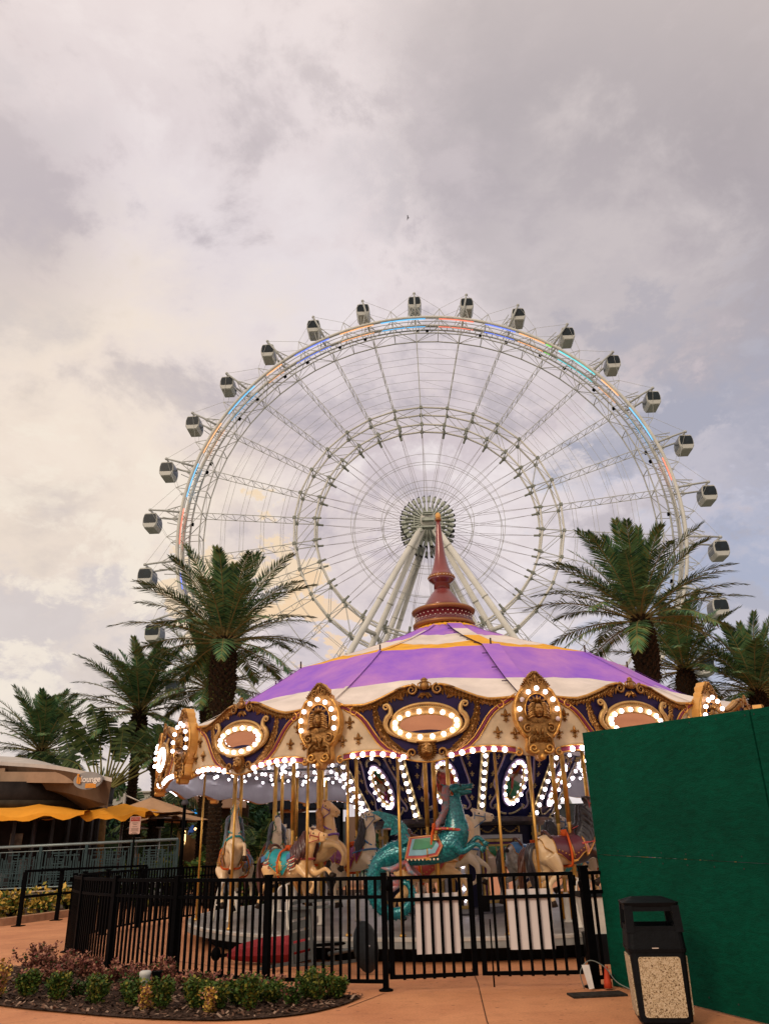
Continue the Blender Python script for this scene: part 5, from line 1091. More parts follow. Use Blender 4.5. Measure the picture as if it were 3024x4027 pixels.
for (r0, d0), (r1, d1) in (((29.4, -1.9), (49.8, -2.0)), ((29.4, 1.7), (49.8, 1.6))): sq_.beam(wp(r0, 0, d0), wp(r1, 0, d1), .13, .13)
for j in range(9):
    ra, rb_ = 29.4+20.4*j/9, 29.4+20.4*(j+1)/9; sq_.beam(wp(ra, 0, -1.9 if j % 2 else 1.7), wp(rb_, 0, 1.7 if j % 2 else -1.9), .07, .07)
    if j: sq_.beam(wp(ra, 0, -1.9), wp(ra, 0, 1.7), .07, .07)
SPK = sq_.mesh('spoke', steel)
cq = MB()
for k in (1, -1): cq.beam(wp(23.3, 0, -2.3), wp(5.7, k*R(3.5), -3.4), .055, .055); cq.beam(wp(23.3, 0, 1.8), wp(5.7, k*R(3.5), 3.2), .055, .055)
CAB = cq.mesh('spoke_cable', M('cable_steel', (.27, .25, .26), .5))
for a in AN: inst(SPK, 'spoke', FW, rot=(0, a, 0)); inst(CAB, 'spoke_cable', FW, rot=(0, a, 0))
for R_ in (32.2, 36.6, 41.2, 45.4):
    q = MB()
    for d in (-1.95, 1.65): q.tube([wp(R_, a, d) for a in AN], .04, 4, closed=True, smooth=False)
    for i in range(0, ND, 2): q.beam(wp(R_, AN[i], -1.95), wp(R_+.0, AN[(i+1) % ND], 1.65), .03, .03)
    q.obj('tie_cable', steel, FW)
for R_ in (16.6, 10.0):
    q = MB()
    for d in (-2.8, 0, 2.5): q.tube([wp(R_*(1.0 if d else .965), PH+2*math.pi*i/60, d) for i in range(60)], .05, 4, closed=True, smooth=False)
    q.obj('cable_ring', steel, FW)
# hub
q = MB(); q.X = Matrix.Rotation(R(90), 4, 'X'); q.lathe([(1.5, -5.2), (1.5, 5.2)], n=24, smooth=True); q.obj('hub', ivory, FW)
hf = MB(); 
for d in (-3.2, 3.2): hf.beam(wp(1.3, 0, d), wp(5.2, 0, d), .9, .26, 0, (1, 0, 0)); hf.box(wp(5.2, 0, d), (.30, .5, .5)); hf.box(wp(5.85, .03, d-.2), (.16, .2, .16), 1); hf.box(wp(5.85, -.03, d+.3), (.16, .2, .16), 1)
hf.beam(wp(4.6, 0, -3.2), wp(4.6, 0, 3.2), .14, .14)
HF = hf.mesh('hub_fin', [dkst, black])
for i in range(30): inst(HF, 'hub_fin', FW, rot=(0, PH+R(6)+2*math.pi*i/30, 0))
q = MB(); q.box((0, -5.6, -2.3), (3.6, .7, .16)); q.box((-2.9, -6.0, -1.0), (.08, .08, 1.4)); q.box((2.9, -6.0, -1.0), (.08, .08, 1.4)); q.box((0, -6.0, .5), (1.1, .4, .10)); q.box((0, -6.0, .95), (1.0, .4, .08)); q.box((0, -5.6, -.5), (1.3, .5, .35))
for x in (-1.9, 1.9): q.box((x, -5.6, -2.9), (.6, .6, .5))
q.obj('maintenance_deck', dkst, FW)
inv = Matrix.Translation(HUB) @ Matrix.Rotation(YAW, 4, 'Z'); inv.invert()
for (x0, d0, fx, fy, r_) in ((-1.7, -5.6, -38.0, 150, .64), (-1.2, -5.2, -31.5, 163, .60), (-1.4, 5.2, -28.0, 174, .56), (-1.0, 5.6, -24.0, 180, .52), (1.7, -5.6, 38.6, 150, .64), (1.2, -5.2, 33.6, 163, .60), (1.4, 5.2, 31.5, 174, .56), (1.0, 5.6, 27, 180, .52)):
    top = Vector((x0, d0, -2.6)); ft = inv @ Vector((HUB.x+fx, fy, 0)); q = MB(); q.tube([top, ft], r_, 16)
    for t in (.06, .24, .42, .60, .78): p = top.lerp(ft, t); d = (ft-top).normalized(); q.tube([p, p+d*.35], r_*1.13, 16)
    q.obj('support_leg', ivory, FW)
q = MB()
for k in (-1, 1):
    for t in (.34, .62):
        P = [Vector((k*1.7, -5.6, -2.6)).lerp(inv @ Vector((HUB.x+k*38, 150, 0)), t), Vector((k*1.2, -5.2, -2.6)).lerp(inv @ Vector((HUB.x+k*32, 163, 0)), t), Vector((k*1.4, 5.2, -2.6)).lerp(inv @ Vector((HUB.x+k*29, 174, 0)), t)]
        q.tube([P[0], P[1]], .45, 10); q.tube([P[1], P[2]], .45, 10)
q.obj('leg_brace', ivory, FW)
# capsules
def capsule():
    prof = [(-1.12, 1.75), (1.12, 1.75), (1.36, 1.45), (1.56, .6), (1.60, -.2), (1.50, -1.0), (1.08, -1.75), (-1.08, -1.75), (-1.50, -1.0), (-1.60, -.2), (-1.56, .6), (-1.36, 1.45)]
    q = MB(); n = len(prof); D_ = [(-1.95, .90), (-1.75, 1.0), (1.75, 1.0), (1.95, .90)]; vs = []
    for d, s in D_:
        for x, z in prof: vs.append((x*s, d, z*s))
    q.add(vs, [(i*n+j, i*n+(j+1) % n, (i+1)*n+(j+1) % n, (i+1)*n+j) for i in range(3) for j in range(n)]+[tuple(range(n)), tuple(3*n+j for j in range(n))]); q.box((0, 0, 1.95), (.5, .8, .25)); q.box((0, 0, 2.3), (.15, 2.2, .15)); return q
cm = capsule().mesh('capsule', M('capsule_white', (.42, .42, .38), .4, 0, .06, 1, coat=.3))
glass = M('capsule_glass', (.006, .014, .020), .25, 0, .5, .8, spec=.25)
q = MB()
for d in (-1.975,): q.prism([(-1.16, -.62), (1.16, -.62), (1.36, -.5), (1.38, .5), (1.20, 1.28), (1.0, 1.40), (-1.0, 1.40), (-1.20, 1.28), (-1.38, .5), (-1.36, -.5)], d-.012, d+.012)
wa = q.mesh('window', glass)
WB = {}
for k in (1, -1):
    q = MB()
    for (x0, z0), (x1, z1) in (((1.365, 1.42), (1.565, .6)), ((1.565, .6), (1.605, -.2)), ((1.605, -.2), (1.50, -.95))):
        q.add([(k*(x0+.012), -1.55, z0), (k*(x1+.012), -1.55, z1), (k*(x1+.012), 1.55, z1), (k*(x0+.012), 1.55, z0)], [(0, 1, 2, 3)])
    WB[k] = q.mesh('side_window', M('capsule_side_glass', (.05, .065, .08), .25, 0, .4, .8, spec=.3))
ARM = []
for d in (-2.35, 2.35):
    q = MB(); T = 61.5; P0 = wp(54.9, -.028, d*.8); P1 = wp(54.9, .028, d*.8); K = wp(58.2, .0, d); 
    q.tube([wp(54.9, -.0, d*.8), K+Vector((0, 0, 0)), wp(T, 0, d)], [.26, .24, .20], 8)
    for j, (s0, s1) in enumerate(((0, .25), (.25, .5), (.5, .75), (.75, 1))): 
        a_ = P0.lerp(K, s0 if j % 2 else s1); b_ = wp(54.9, 0, d*.8).lerp(K, s1 if j % 2 else s0); q.beam(a_, b_, .10, .10)
        a_ = P1.lerp(K, s0 if j % 2 else s1); q.beam(a_, b_, .10, .10)
    q.beam(P0, K, .16, .16); q.beam(P1, K, .16, .16); q.ell(wp(T, 0, d), (.38, .3, .38), 0, 10, 6)
    q.beam(wp(54.9, -.035, d*.7), wp(58.6, -.022, d*.7), .2, .12)
    ARM.append(q.mesh('arm', steel))
gq = MB()
for d in (-2.35, 2.35):
    for k in (1, -1):
        P = wp(57.2, k*R(6), d*.75); gq.beam(wp(61.5, 0, d), P, .05, .05); gq.beam(P, wp(55, k*R(4.6), d*.8), .12, .12); gq.beam(P, wp(55, k*R(6), d*.8), .12, .12)
guy = gq.mesh('guy_cable', steel)
for i in range(30):
    if 11 <= i <= 19: continue
    a = AN[i]; p = wp(61.5, a, 0); [inst(x_, 'capsule_arm', FW, rot=(0, a, 0)) for x_ in ARM]; inst(guy, 'guy_cable', FW, rot=(0, a, 0))
    c_ = inst(cm, 'capsule', FW, p-Vector((0, 0, 2.3)), scale=(1.03,)*3); inst(wa, 'window', c_); inst(WB[1], 'side_window', c_); inst(WB[-1], 'side_window', c_); inst(wa, 'window', c_, (0, 3.95, 0))
# coloured light strips along the rim
LED = {'blue': (.16, .26, 1.0), 'sky': (.14, .55, 1.0), 'red': (1.0, .25, .16), 'orange': (1.0, .48, .22), 'cyan': (.12, .72, .80), 'green': (.2, .7, .1)}
def strip_(name, c_, a0, a1):
    n = max(2, int(abs(a1-a0)/1.0))
    for d, r_ in ((DN_-.02, 54.15), (DF-.5, 54.1)):
        q = MB(); q.tube([wp(r_, R(a0+(a1-a0)*i/n)+PH, d) for i in range(n+1)], .11, 5)
        q.obj('light_strip', M('led_'+name, LED[name], .5, 0, 0, emit=1.0), FW)
for c_, a0, a1 in (('sky', -9, 2.5), ('red', 6, 15), ('blue', 18, 26), ('orange', 27, 34), ('green', 34.4, 36), ('cyan', 38, 49), ('orange', 51, 57), ('sky', 61, 71), ('red', 76, 82), ('orange', -20, -11), ('blue', -33, -23), ('orange', -42, -37), ('sky', -56, -46), ('orange', -68, -59), ('sky', -80, -71), ('red', -92, -83), ('blue', -103, -99), ('orange', -122, -110), ('sky', -128, -124)): strip_(c_, c_, a0, a1)
# bird
q = MB(); q.tube([(-.1, 0, .02), (0, 0, 0), (.18, 0, .02)], [.01, .05, .01], 6)
for k in (1, -1): q.add([(-.04, 0, .03), (.05, 0, .03), (.02, k*.22, .14), (-.06, k*.42, .02), (-.07, k*.2, .1)], [(0, 1, 2, 3, 4)])
o = q.obj('bird', M('bird_dark', (.04, .04, .05), .8)); o.scale = (.9,)*3; o.location = (2.87, 55, 54.57); tag(o, 'tiny dark bird flying high above the wheel', 'bird')
# ------------------------------------------------------------------ palms
pg = [leafmat('palm_green', (.045, .110, .040), (.13, .24, .10)), leafmat('palm_dark', (.013, .046, .023), (.042, .10, .050)), leafmat('palm_olive', (.10, .12, .03), (.20, .21, .075)), M('palm_rib', (.20, .16, .06), .6, 0, .2, 5)]
def crown(seed, nf=54, L=3.65, up_bias=0.):
    rn = random.Random(seed); q = MB(); lf = [[], [], []]
    for i in range(nf):
        az = i*2.39996+rn.uniform(-.15, .15); t = i/(nf-1); el = R(lerp([(0, 84), (.30, 60), (.65, 30), (.85, 8), (1, -8)], t)+rn.uniform(-7, 7)); Lf = L*lerp([(0, .72), (.3, 1.0), (.8, 1.0), (1, .82)], t)*rn.uniform(.9, 1.06)
        hd = Vector((math.cos(az), math.sin(az), 0)); pts = []; p = hd*.12+Vector((0, 0, .1+.25*(1-t))); e = el; n = 16
        droop = R(lerp([(0, 20), (.5, 40), (1, 42)], t))+rn.uniform(-.1, .15)
        for k in range(n+1):
            pts.append(p.copy()); s = k/n; ee = el-droop*s**1.5; p = p+(hd*math.cos(ee)+Vector((0, 0, math.sin(ee))))*Lf/n
        q.tube(pts, [.035*(1-.85*k/n) for k in range(n+1)], 4, 3)
        side = hd.cross(Vector((0, 0, 1))).normalized(); nl = 56; tw = rn.uniform(-.5, .5)
        for j in range(nl):
            s = .14+.86*j/(nl-1); f = s*n; k = min(int(f), n-1); b = pts[k].lerp(pts[k+1], f-k); d = (pts[k+1]-pts[k]).normalized(); up_ = side.cross(d).normalized()
            ll = .60*lerp([(.14, .35), (.3, .85), (.6, 1), (.85, .72), (1, .35)], s)*rn.uniform(.85, 1.1); mi = rn.choices((0, 1, 2), (5, 2.6, 1.5 if t < .75 else 2.4))[0]
            for sg in (1, -1):
                fwd = lerp([(.14, .35), (.6, .75), (1, 1.6)], s); v = (side*sg*math.cos(tw*.3)+d*fwd+up_*(.45-.5*t+sg*tw*.3+rn.uniform(-.25, .25))).normalized(); wv_ = d.cross(v).cross(v).normalized() if False else up_.cross(v).normalized()*.0225
                m_ = b+v*ll*.5+Vector((0, 0, -.02)); tp = b+v*ll+Vector((0, 0, -.07*ll/.5*(.5+t)))
                q.add([b-wv_*.6, b+wv_*.6, m_+wv_, tp, m_-wv_], [(0, 1, 2, 3, 4)], mi)
    return q.mesh('crown', pg)
CROWN = [crown(1), crown(2, 52, 3.65), crown(3, 44, 3.5)]
tb1 = M('palm_bark', (.009, .006, .004), .95, 0, .5, 9, 1.0, 16, col2=(.030, .020, .012)); tb2 = M('palm_boot', (.028, .016, .008), .9, 0, .5, 12, .6, 30); moss = leafmat('moss', (.03, .04, .010), (.07, .08, .014))
def trunk(H, r=.26, rc=.46, lc=1.5, mossy=True, seed=1, boots=True):
    rn = random.Random(seed); q = MB()
    prof = [(r*1.15, 0), (r*1.02, .3), (r, H*.4), (r*1.0, H-lc-.2), (rc*.8, H-lc+.1), (rc, H-lc*.6), (rc*.95, H-.4), (rc*.7, H), (.15, H+.35)]
    q.lathe(prof, n=20)
    if boots:
        z = .2; k = 0
        while z < H+.25:
            rr = lerp([(b, a) for a, b in prof], z); inc = z > H-lc; n = 9 if not inc else 12
            for i in range(n):
                a = 2*math.pi*(i+.5*(k % 2))/n+rn.uniform(-.1, .1); c_, s_ = math.cos(a), math.sin(a); o = .05 if not inc else .09; w_ = .07; hh = .10 if not inc else .15
                tz = Vector((-s_, c_, 0)); b = Vector((c_*rr*.97, s_*rr*.97, z)); t = Vector((c_*(rr+o), s_*(rr+o), z+hh*rn.uniform(.7, 1.2)))
                q.add([b-tz*w_, b+tz*w_, t+tz*w_*.5, t-tz*w_*.5, b+Vector((0, 0, hh*1.1))-tz*w_*.6, b+Vector((0, 0, hh*1.1))+tz*w_*.6], [(0, 1, 2, 3), (3, 2, 5, 4), (0, 3, 4), (1, 5, 2)], 1)
            z += .125 if not inc else .13; k += 1
        if mossy:
            for i in range(520):
                a = rn.uniform(0, 6.28); zz = H-lc*rn.uniform(.1, 1.15); rr = rc*rn.uniform(.95, 1.12); p = Vector((math.cos(a)*rr, math.sin(a)*rr, zz)); d = Vector((rn.uniform(-1, 1), rn.uniform(-1, 1), rn.uniform(-1, .6)))*.09; e = Vector((rn.uniform(-1, 1), rn.uniform(-1, 1), rn.uniform(-1, 1)))*.03
                q.add([p-e, p+e, p+d], [(0, 1, 2)], 2)
    return q.mesh('trunk', [tb1, tb2, moss])
def palm(x, y, H, ci, sc, rz, label, r=.26, rc=.46, lc=1.5, seed=1, mossy=True, tilt=0):
    e = empty('palm_tree', (x, y, 0), 0, label, 'palm tree', 'date palms around the square'); inst(trunk(H, r, rc, lc, mossy, seed), 'trunk', e); o = inst(CROWN[ci], 'crown', e, (0, 0, H), (R(tilt), 0, rz), (sc,)*3); return e
palm(-5.75, 27, 8.25, 0, 1.0, .3, 'tall date palm with mossy trunk beside the carousel tent', .19, .42, 2.4, 1)
palm(8.62, 26, 8.35, 1, 1.04, 1.4, 'tall date palm with thick brown trunk between the tent and the green wall', .22, .40, 2.0, 2, False)
palm(-7.5, 33, 7.75, 2, 1.0, 2.2, 'shorter date palm standing just behind the mossy trunked one', .19, .36, 1.5, 3)
palm(-11.05, 35, 7.2, 1, .98, 3.6, "mid sized date palm right beside the fan shaped traveller's palm", .19, .36, 1.2, 4, False)
palm(-19.9, 46, 6.9, 0, 1.15, 4.4, 'date palm standing above the lounge roof', .27, .38, 1.2, 5, False)
palm(12.85, 34, 8.2, 2, 1.02, 5.2, 'date palm behind the palm with the thick brown trunk', .28, .42, 1.5, 6, False)
palm(15.3, 33, 7.0, 0, .95, .9, 'olive tinged date palm just above the green wall', .27, .4, 1.2, 7, False)
palm(18.6, 38, 7.0, 1, 1.0, 2.9, 'date palm beyond the olive tinged one above the green wall', .27, .4, 1.2, 8, False)
palm(-9.05, 31.7, 5.0, 2, .42, 1.9, 'small bare trunk palm beside the beige parasol', .2, .3, .8, 9, False)
# ------------------------------------------------------------------ traveller's palm and background plants
def paddle(q, base, d, L, W, droop, rn, mi, tear=True, rib=2):
    d = d.normalized(); side = d.cross(Vector((0, 1, 0))) if abs(d.y) < .8 else d.cross(Vector((1, 0, 0))); side.normalize(); n = 14; P = []; p = base.copy(); dd = d.copy()
    for i in range(n+1): P.append(p.copy()); dd = (dd+Vector((0, 0, -droop/n))).normalized(); p = p+dd*L/n
    q.tube(P, [.02*(1-.8*i/n) for i in range(n+1)], 4, rib)
    for i in range(n):
        for sg in (1, -1):
            wa_ = W*math.sin(math.pi*(.06+.94*i/n))**.6; wb_ = W*math.sin(math.pi*min(.97, .06+.94*(i+1)/n))**.6; gap = .28 if tear and rn.random() < .6 else 0
            a, b = P[i], P[i+1]; off = Vector((0, .12*rn.uniform(-1, 1), -.25*W*rn.uniform(.2, 1))); q.add([a, b, b.lerp(a, gap)+side*sg*wb_+off, a+side*sg*wa_+off+d*.02], [(0, 1, 2, 3)], mi if rn.random() < .7 else (mi+1) % 2)
bl = [leafmat('banana_green', (.030, .055, .016), (.085, .12, .035)), leafmat('banana_dark', (.008, .022, .008), (.03, .055, .018)), M('petiole', (.15, .135, .04), .5, 0, .2, 3), M('brown_stalk', (.22, .12, .04), .7, 0, .3, 4)]
e = empty('travellers_palm', (-11.55, 33, 0), R(8), "fan shaped traveller's palm with torn leaves behind the lounge sign", 'palm tree'); rn = random.Random(12)
q = MB(); q.tube([(0, 0, 0), (0, 0, 3.6)], [.28, .22], 12, 3); q.obj('trunk', bl, e)
q = MB(); q2 = MB()
for i in range(19):
    a = R(-62+124*i/18+rn.uniform(-2, 2)); b = Vector((.1*math.sin(a), .05*((i % 2)-.5), 3.4+.03*i)); d = Vector((math.sin(a), rn.uniform(-.05, .05), math.cos(a))); L = rn.uniform(1.4, 2.3); t = b+d*L
    q.tube([b, b+d*.5, t], [.085, .05, .028], 6, 2)
    paddle(q2, t, d+Vector((rn.uniform(-.35, .35), rn.uniform(-.5, .3), rn.uniform(-.2, .3))), rn.uniform(1.3, 2.0), .40, rn.uniform(.3, 1.1), rn, rn.choice((0, 1)))
q.obj('leaf_stalk', bl, e); q2.obj('crown', bl, e)
def banana(x, y, h, seed, label, n=11, mi=1, W=.30, Lf=1.6):
    e = empty('banana_plant', (x, y, 0), 0, label, 'plant', 'broad leaved plants behind the carousel'); rn = random.Random(seed); q = MB(); q.tube([(0, 0, 0), (0, 0, h*.55)], [.14, .08], 8, 3); q.obj('stem', bl, e); q = MB()
    for i in range(n):
        a = rn.uniform(0, 6.28); el = R(rn.uniform(25, 80)); d = Vector((math.cos(a)*math.cos(el), math.sin(a)*math.cos(el), math.sin(el))); b = Vector((0, 0, h*rn.uniform(.25, .6))); paddle(q, b, d, Lf*rn.uniform(.8, 1.2), W*rn.uniform(.8, 1.1), rn.uniform(.6, 1.5), rn, mi)
    q.obj('foliage', bl, e)
for i, (x, y, h, lb) in enumerate(((-9.4, 37, 6.2, 'dark broad leaved plant right of the fan palm'), (-13.9, 38, 6.6, 'dark broad leaved plant left of the fan palm'), (-12.4, 41, 6.4, 'broad leaved plant far behind the fan palm'), (-8.2, 40, 5.0, 'dark leafy plant behind the mossy trunked palm'), (-5.0, 31.5, 2.9, 'dark paddle leaved plant under the market wall'), (-3.9, 31, 2.7, 'dark paddle leaved plant left of the black kiosk'), (-6.1, 30.5, 2.5, 'paddle leaved plant behind the flowered rearing horse'))): banana(x, y, h, 40+i, lb, 13 if i < 4 else 10, 1, .34 if i < 4 else .22, 2.0 if i < 4 else 1.3)
def bush(x, y, rx, rz_, seed, mats, label, name='bush', n=900, leaf=.16, z0=0., grp='bushes around the square'):
    e = empty(name, (x, y, z0), 0, label, 'bush', grp); rn = random.Random(seed); q = MB(); s = MB()
    cl = [(Vector((rn.gauss(0, .42)*rx, rn.gauss(0, .42)*rx, rz_*rn.uniform(.25, .9))), rn.uniform(.25, .5)*min(rx, rz_)) for _ in range(12)]
    for c_, r_ in cl: s.tube([(0, 0, 0), c_*.5+Vector((0, 0, -.05)), c_], [.05, .03, .01], 5)
    for i in range(n):
        c_, r_ = rn.choice(cl); v = Vector((rn.gauss(0, 1), rn.gauss(0, 1), rn.gauss(0, 1))).normalized()*r_*rn.uniform(.55, 1.05); p = c_+v
        if p.z < .02: continue
        d = (v.normalized()+Vector((rn.uniform(-1, 1), rn.uniform(-1, 1), rn.uniform(-.6, .8)))).normalized()*leaf*rn.uniform(.6, 1.2); sd_ = d.cross(Vector((rn.uniform(-1, 1), rn.uniform(-1, 1), .5))).normalized()*leaf*.3
        q.add([p, p+d*.5+sd_, p+d, p+d*.5-sd_], [(0, 1, 2, 3)], rn.choices((0, 1, 2), (5, 4, 2))[0])
    s.obj('stem', tb1, e); q.obj('foliage', mats, e)
GB = [dg, gr, gy]; YB = [ye, gy, gr]; DB = [pg[1], dg, pg[0]]
for i, (x, y) in enumerate(((-10.45, 23.9), (-10.15, 25.0), (-9.8, 26.1), (-9.3, 27.4), (-10.8, 22.95), (-11.2, 22.2))): bush(x, y, .42, .62, 100+i, YB, ('yellow leaved bush behind the kerb, %s' % ('between the two handrail posts', 'just right of the second handrail post', 'third to the right of the handrail posts', 'nearest to the curved fence', 'left of the first handrail post', 'last beyond the first handrail post')[i]), 'yellow_bush', 380, .15, .1, 'yellow leaved bushes along the kerb')
for i, (x, y, rx, rz_, lb) in enumerate(((-9.0, 28.9, .8, 1.2, 'green strappy bush behind the teal railing'), (-7.5, 29.0, .7, 1.6, 'bright green bush by the railing end'), (-6.0, 27.8, .7, 1.4, 'green bush left of the platform edge'), (-4.4, 27, .7, 1.2, 'green bush behind the blue blanket horse'), (-3.3, 28.5, .8, 1.6, 'light green bush under the kiosk side'), (-16.5, 47, 3, 5.6, 'large dark tree mass behind the lounge'), (-12.5, 46, 2.6, 5.2, 'dark tree mass behind the fan palm'), (-8.5, 46, 2.2, 4.6, 'dark bush mass behind the small palm'), (-21.5, 38, 1.7, 8.2, 'feathery olive green tree beside the lounge roof'), (17.5, 31, 1.6, 5.6, 'dark bush showing above the green wall'), (14.0, 44, 2.4, 5.0, 'dark bush mass behind the palms by the green wall'), (.5, 40, 2.5, 2.6, 'low dark hedge straight behind the carousel'), (4.5, 42, 3.0, 2.8, 'longer low dark hedge behind the carousel'))): bush(x, y, rx, rz_, 130+i, GB if i < 5 else ([gy, gr, ye] if i == 8 else DB), lb, 'bush', 500 if i < 5 else 2600, .22 if i < 5 else .34)
# ------------------------------------------------------------------ left background: lounge, railing, parasols
LB = empty('lounge_building', (-13.6, 31, 0), 0, 'round dark lounge pavilion with a curved pale roof and an oval sign', 'building')
roofm = M('roof_pale', (.46, .42, .38), .8, 0, .12, 1.2, .2, 6); sof = M('soffit_brown', (.13, .085, .055), .8, 0, .15, 2); dk = M('dark_facade', (.020, .015, .013), .6, 0, .5, 1.5)
def P3(pts): return [Vector((x+13.6, y-31, z)) for x, y, z in pts]
q = MB()      # roof: big leaf shape, eave runs from far left to the pointed tip at right
eave = P3(crv([(-22, 26.5, 5.15), (-17.5, 27.6, 5.0), (-14.4, 29.6, 4.83), (-12.6, 28.8, 4.62), (-11.19, 28, 4.40), (-9.9, 26.9, 4.10), (-8.88, 26, 3.84)], 5)); backe = [p+Vector((-5.2, 9, .1)) for i, p in enumerate(eave)]
ridge = [a.lerp(b, .35)+Vector((0, 0, .55*math.sin(math.pi*min(1, (i+1)/len(eave))**.8))) for i, (a, b) in enumerate(zip(eave, backe))]
n = len(eave)
for i in range(n-1):
    q.add([eave[i], eave[i+1], ridge[i+1], ridge[i]], [(0, 1, 2, 3)], 0, True); q.add([ridge[i], ridge[i+1], backe[i+1], backe[i]], [(0, 1, 2, 3)], 0, True)
    q.add([eave[i], eave[i+1], eave[i+1]-Vector((0, 0, .12)), eave[i]-Vector((0, 0, .12))], [(0, 1, 2, 3)], 0)
    lo = [p+Vector((-.35, .9, -.75)) for p in (eave[i], eave[i+1])]; q.add([eave[i]-Vector((0, 0, .12)), eave[i+1]-Vector((0, 0, .12)), lo[1], lo[0]], [(0, 1, 2, 3)], 1)
    q.add([lo[0], lo[1], lo[1]+Vector((-3.5, 6, .1)), lo[0]+Vector((-3.5, 6, .1))], [(0, 1, 2, 3)], 1)
q.add([eave[-1], ridge[-1], backe[-1], eave[-1]+Vector((-.35, .9, -.87))], [(0, 1, 2, 3)], 1)
q.obj('roof', [roofm, sof], LB)
q = MB(); q.box((-5.2, -1.2, 4.38), (4.7, .1, .22)); q.beam(Vector((-.5, -1.4, 4.28)), Vector((2.9, -3.0, 4.05)), .12, .36, 0); q.obj('eave_beam', M('beam_tan', (.30, .20, .13), .8, 0, .12, 2), LB)
q = MB(); q.lathe([(3.3, 0), (3.3, 3.05), (3.7, 3.2), (3.75, 4.05)], (-1.2, 1.2, 0), 40); q.lathe([(3.76, 3.20), (3.78, 3.42), (3.74, 3.44)], (-1.2, 1.2, 0), 40, 1); q.box((-7, 2.5, 2.0), (4.5, 2.2, 2.0)); q.obj('wall', [dk, M('dark_band', (.045, .035, .022), .6, 0, .3, 2)], LB)
q = MB(); rn = random.Random(8)
for i in range(17): a = R(-150+11*i); q.box((-1.2+3.36*math.cos(a), 1.2+3.36*math.sin(a), 1.5), (.06, .06, 1.5), 0, Matrix.Rotation(a, 3, 'Z'))
q.obj('mullion', M('mullion', (.035, .03, .03), .5, .2), LB)
for i, (a, z, c_, s) in enumerate(((-118, 2.05, (.7, .5, .3), .18), (-105, 1.9, (.5, .4, .35), .13), (-96, 2.2, (.35, .33, .36), .25), (-80, 1.7, (.40, .38, .36), .2), (-72, 1.4, (.5, .2, .12), .12), (-60, 2.1, (.42, .3, .2), .2), (-52, 1.2, (.32, .3, .3), .25), (-125, .95, (.14, .2, .35), .15), (-90, 1.0, (.2, .2, .2), .2), (-66, .9, (.3, .3, .32), .16))):
    a = R(a); q = MB(); q.box((-1.2+3.33*math.cos(a), 1.2+3.33*math.sin(a), z), (.02, s, s*1.3), 0, Matrix.Rotation(a, 3, 'Z')); q.obj('window_pane', M('pane_%d' % i, tuple(x*.45 for x in c_), .25, 0, .5, 4), LB)
sg = Vector((3.88, -4.75, 3.80)); q = MB(); q.X = Matrix.Translation(sg) @ Matrix.Rotation(R(-6), 4, 'Z'); q.prism([(.48*math.cos(t), .27*math.sin(t)) for t in [2*math.pi*i/32 for i in range(32)]], -.04, .04); so_ = q.obj('sign', M('sign_grey', (.27, .26, .25), .5, 0, .1, 2), LB)
text('sign_lettering', 'lounge', .25, M('letter_white', (.72, .66, .60), .5), so_, sg+Vector((.10, -.06, .03)), (R(90), 0, R(-6)), .02, .006)
text('sign_letter_i', 'i', .40, M('letter_orange', (.62, .25, .04), .5), so_, sg+Vector((-.31, -.065, .06)), (R(90), 0, R(-6)), .03, .012)
q = MB(); q.box(sg+Vector((.12, -.06, -.16)), (.17, .02, .07)); q.box(sg+Vector((-.27, -.06, .0)), (.05, .02, .10)); q.obj('sign_badge', M('letter_orange', (.62, .25, .04)), so_)
def parasol(name, x, y, z, r, h, mat, label, n=8, mast=True, sag=.1, mz=0., scal=.12, rot=.2, group=None, side=None):
    e = empty(name, (x, y, 0), rot, label, 'parasol', group); q = MB(); K = 6; vs = [Vector((0, 0, z+h))]; fs = []
    for j in range(1, K+1):
        for i in range(n*4):
            a = 2*math.pi*i/(n*4); u = (i % 4)/4; m_ = math.sin(math.pi*u); t = j/K; rr = r*t*(1-.06*m_); vs.append(Vector((rr*math.cos(a), rr*math.sin(a), z+h*(1-t)-sag*m_*t+scal*m_*(1 if j == K else 0)*.5-.0)))
    m_ = n*4
    for i in range(m_): fs.append((0, 1+i, 1+(i+1) % m_))
    for j in range(K-1):
        for i in range(m_): fs.append((1+j*m_+i, 1+j*m_+(i+1) % m_, 1+(j+1)*m_+(i+1) % m_, 1+(j+1)*m_+i))
    q.add(vs, fs, 0, True); q.obj('canopy', mat, e)
    q = MB()
    for i in range(n): a = 2*math.pi*i/n; q.beam((0, 0, z+h-.35), (r*.97*math.cos(a), r*.97*math.sin(a), z-.02), .025, .025)
    q.obj('rib', M('parasol_rib', (.05, .04, .035), .5), e)
    q = MB()
    if side: q.tube([(side, 0, 0), (side, 0, z+h+.15)], .055, 10); q.tube([(side, 0, z+h+.1), (side*.4, 0, z+h*.55+.1), (.0, 0, z+h+.02)], .03, 6)
    else: q.tube([(0, 0, 0), (0, 0, z+h)], .035, 10)
    q.obj('mast', M('mast_alu', (.42, .38, .33), .4, .5) if side else M('mast_dark', (.04, .03, .03), .5), e); return e
ocl = M('orange_canvas', (.72, .30, .025), .75, 0, .06, 3, .2, 10); bcl = M('beige_canvas', (.50, .30, .17), .8, 0, .08, 2, .2, 10); ocv = M('olive_canvas', (.20, .16, .10), .85, 0, .1, 2)
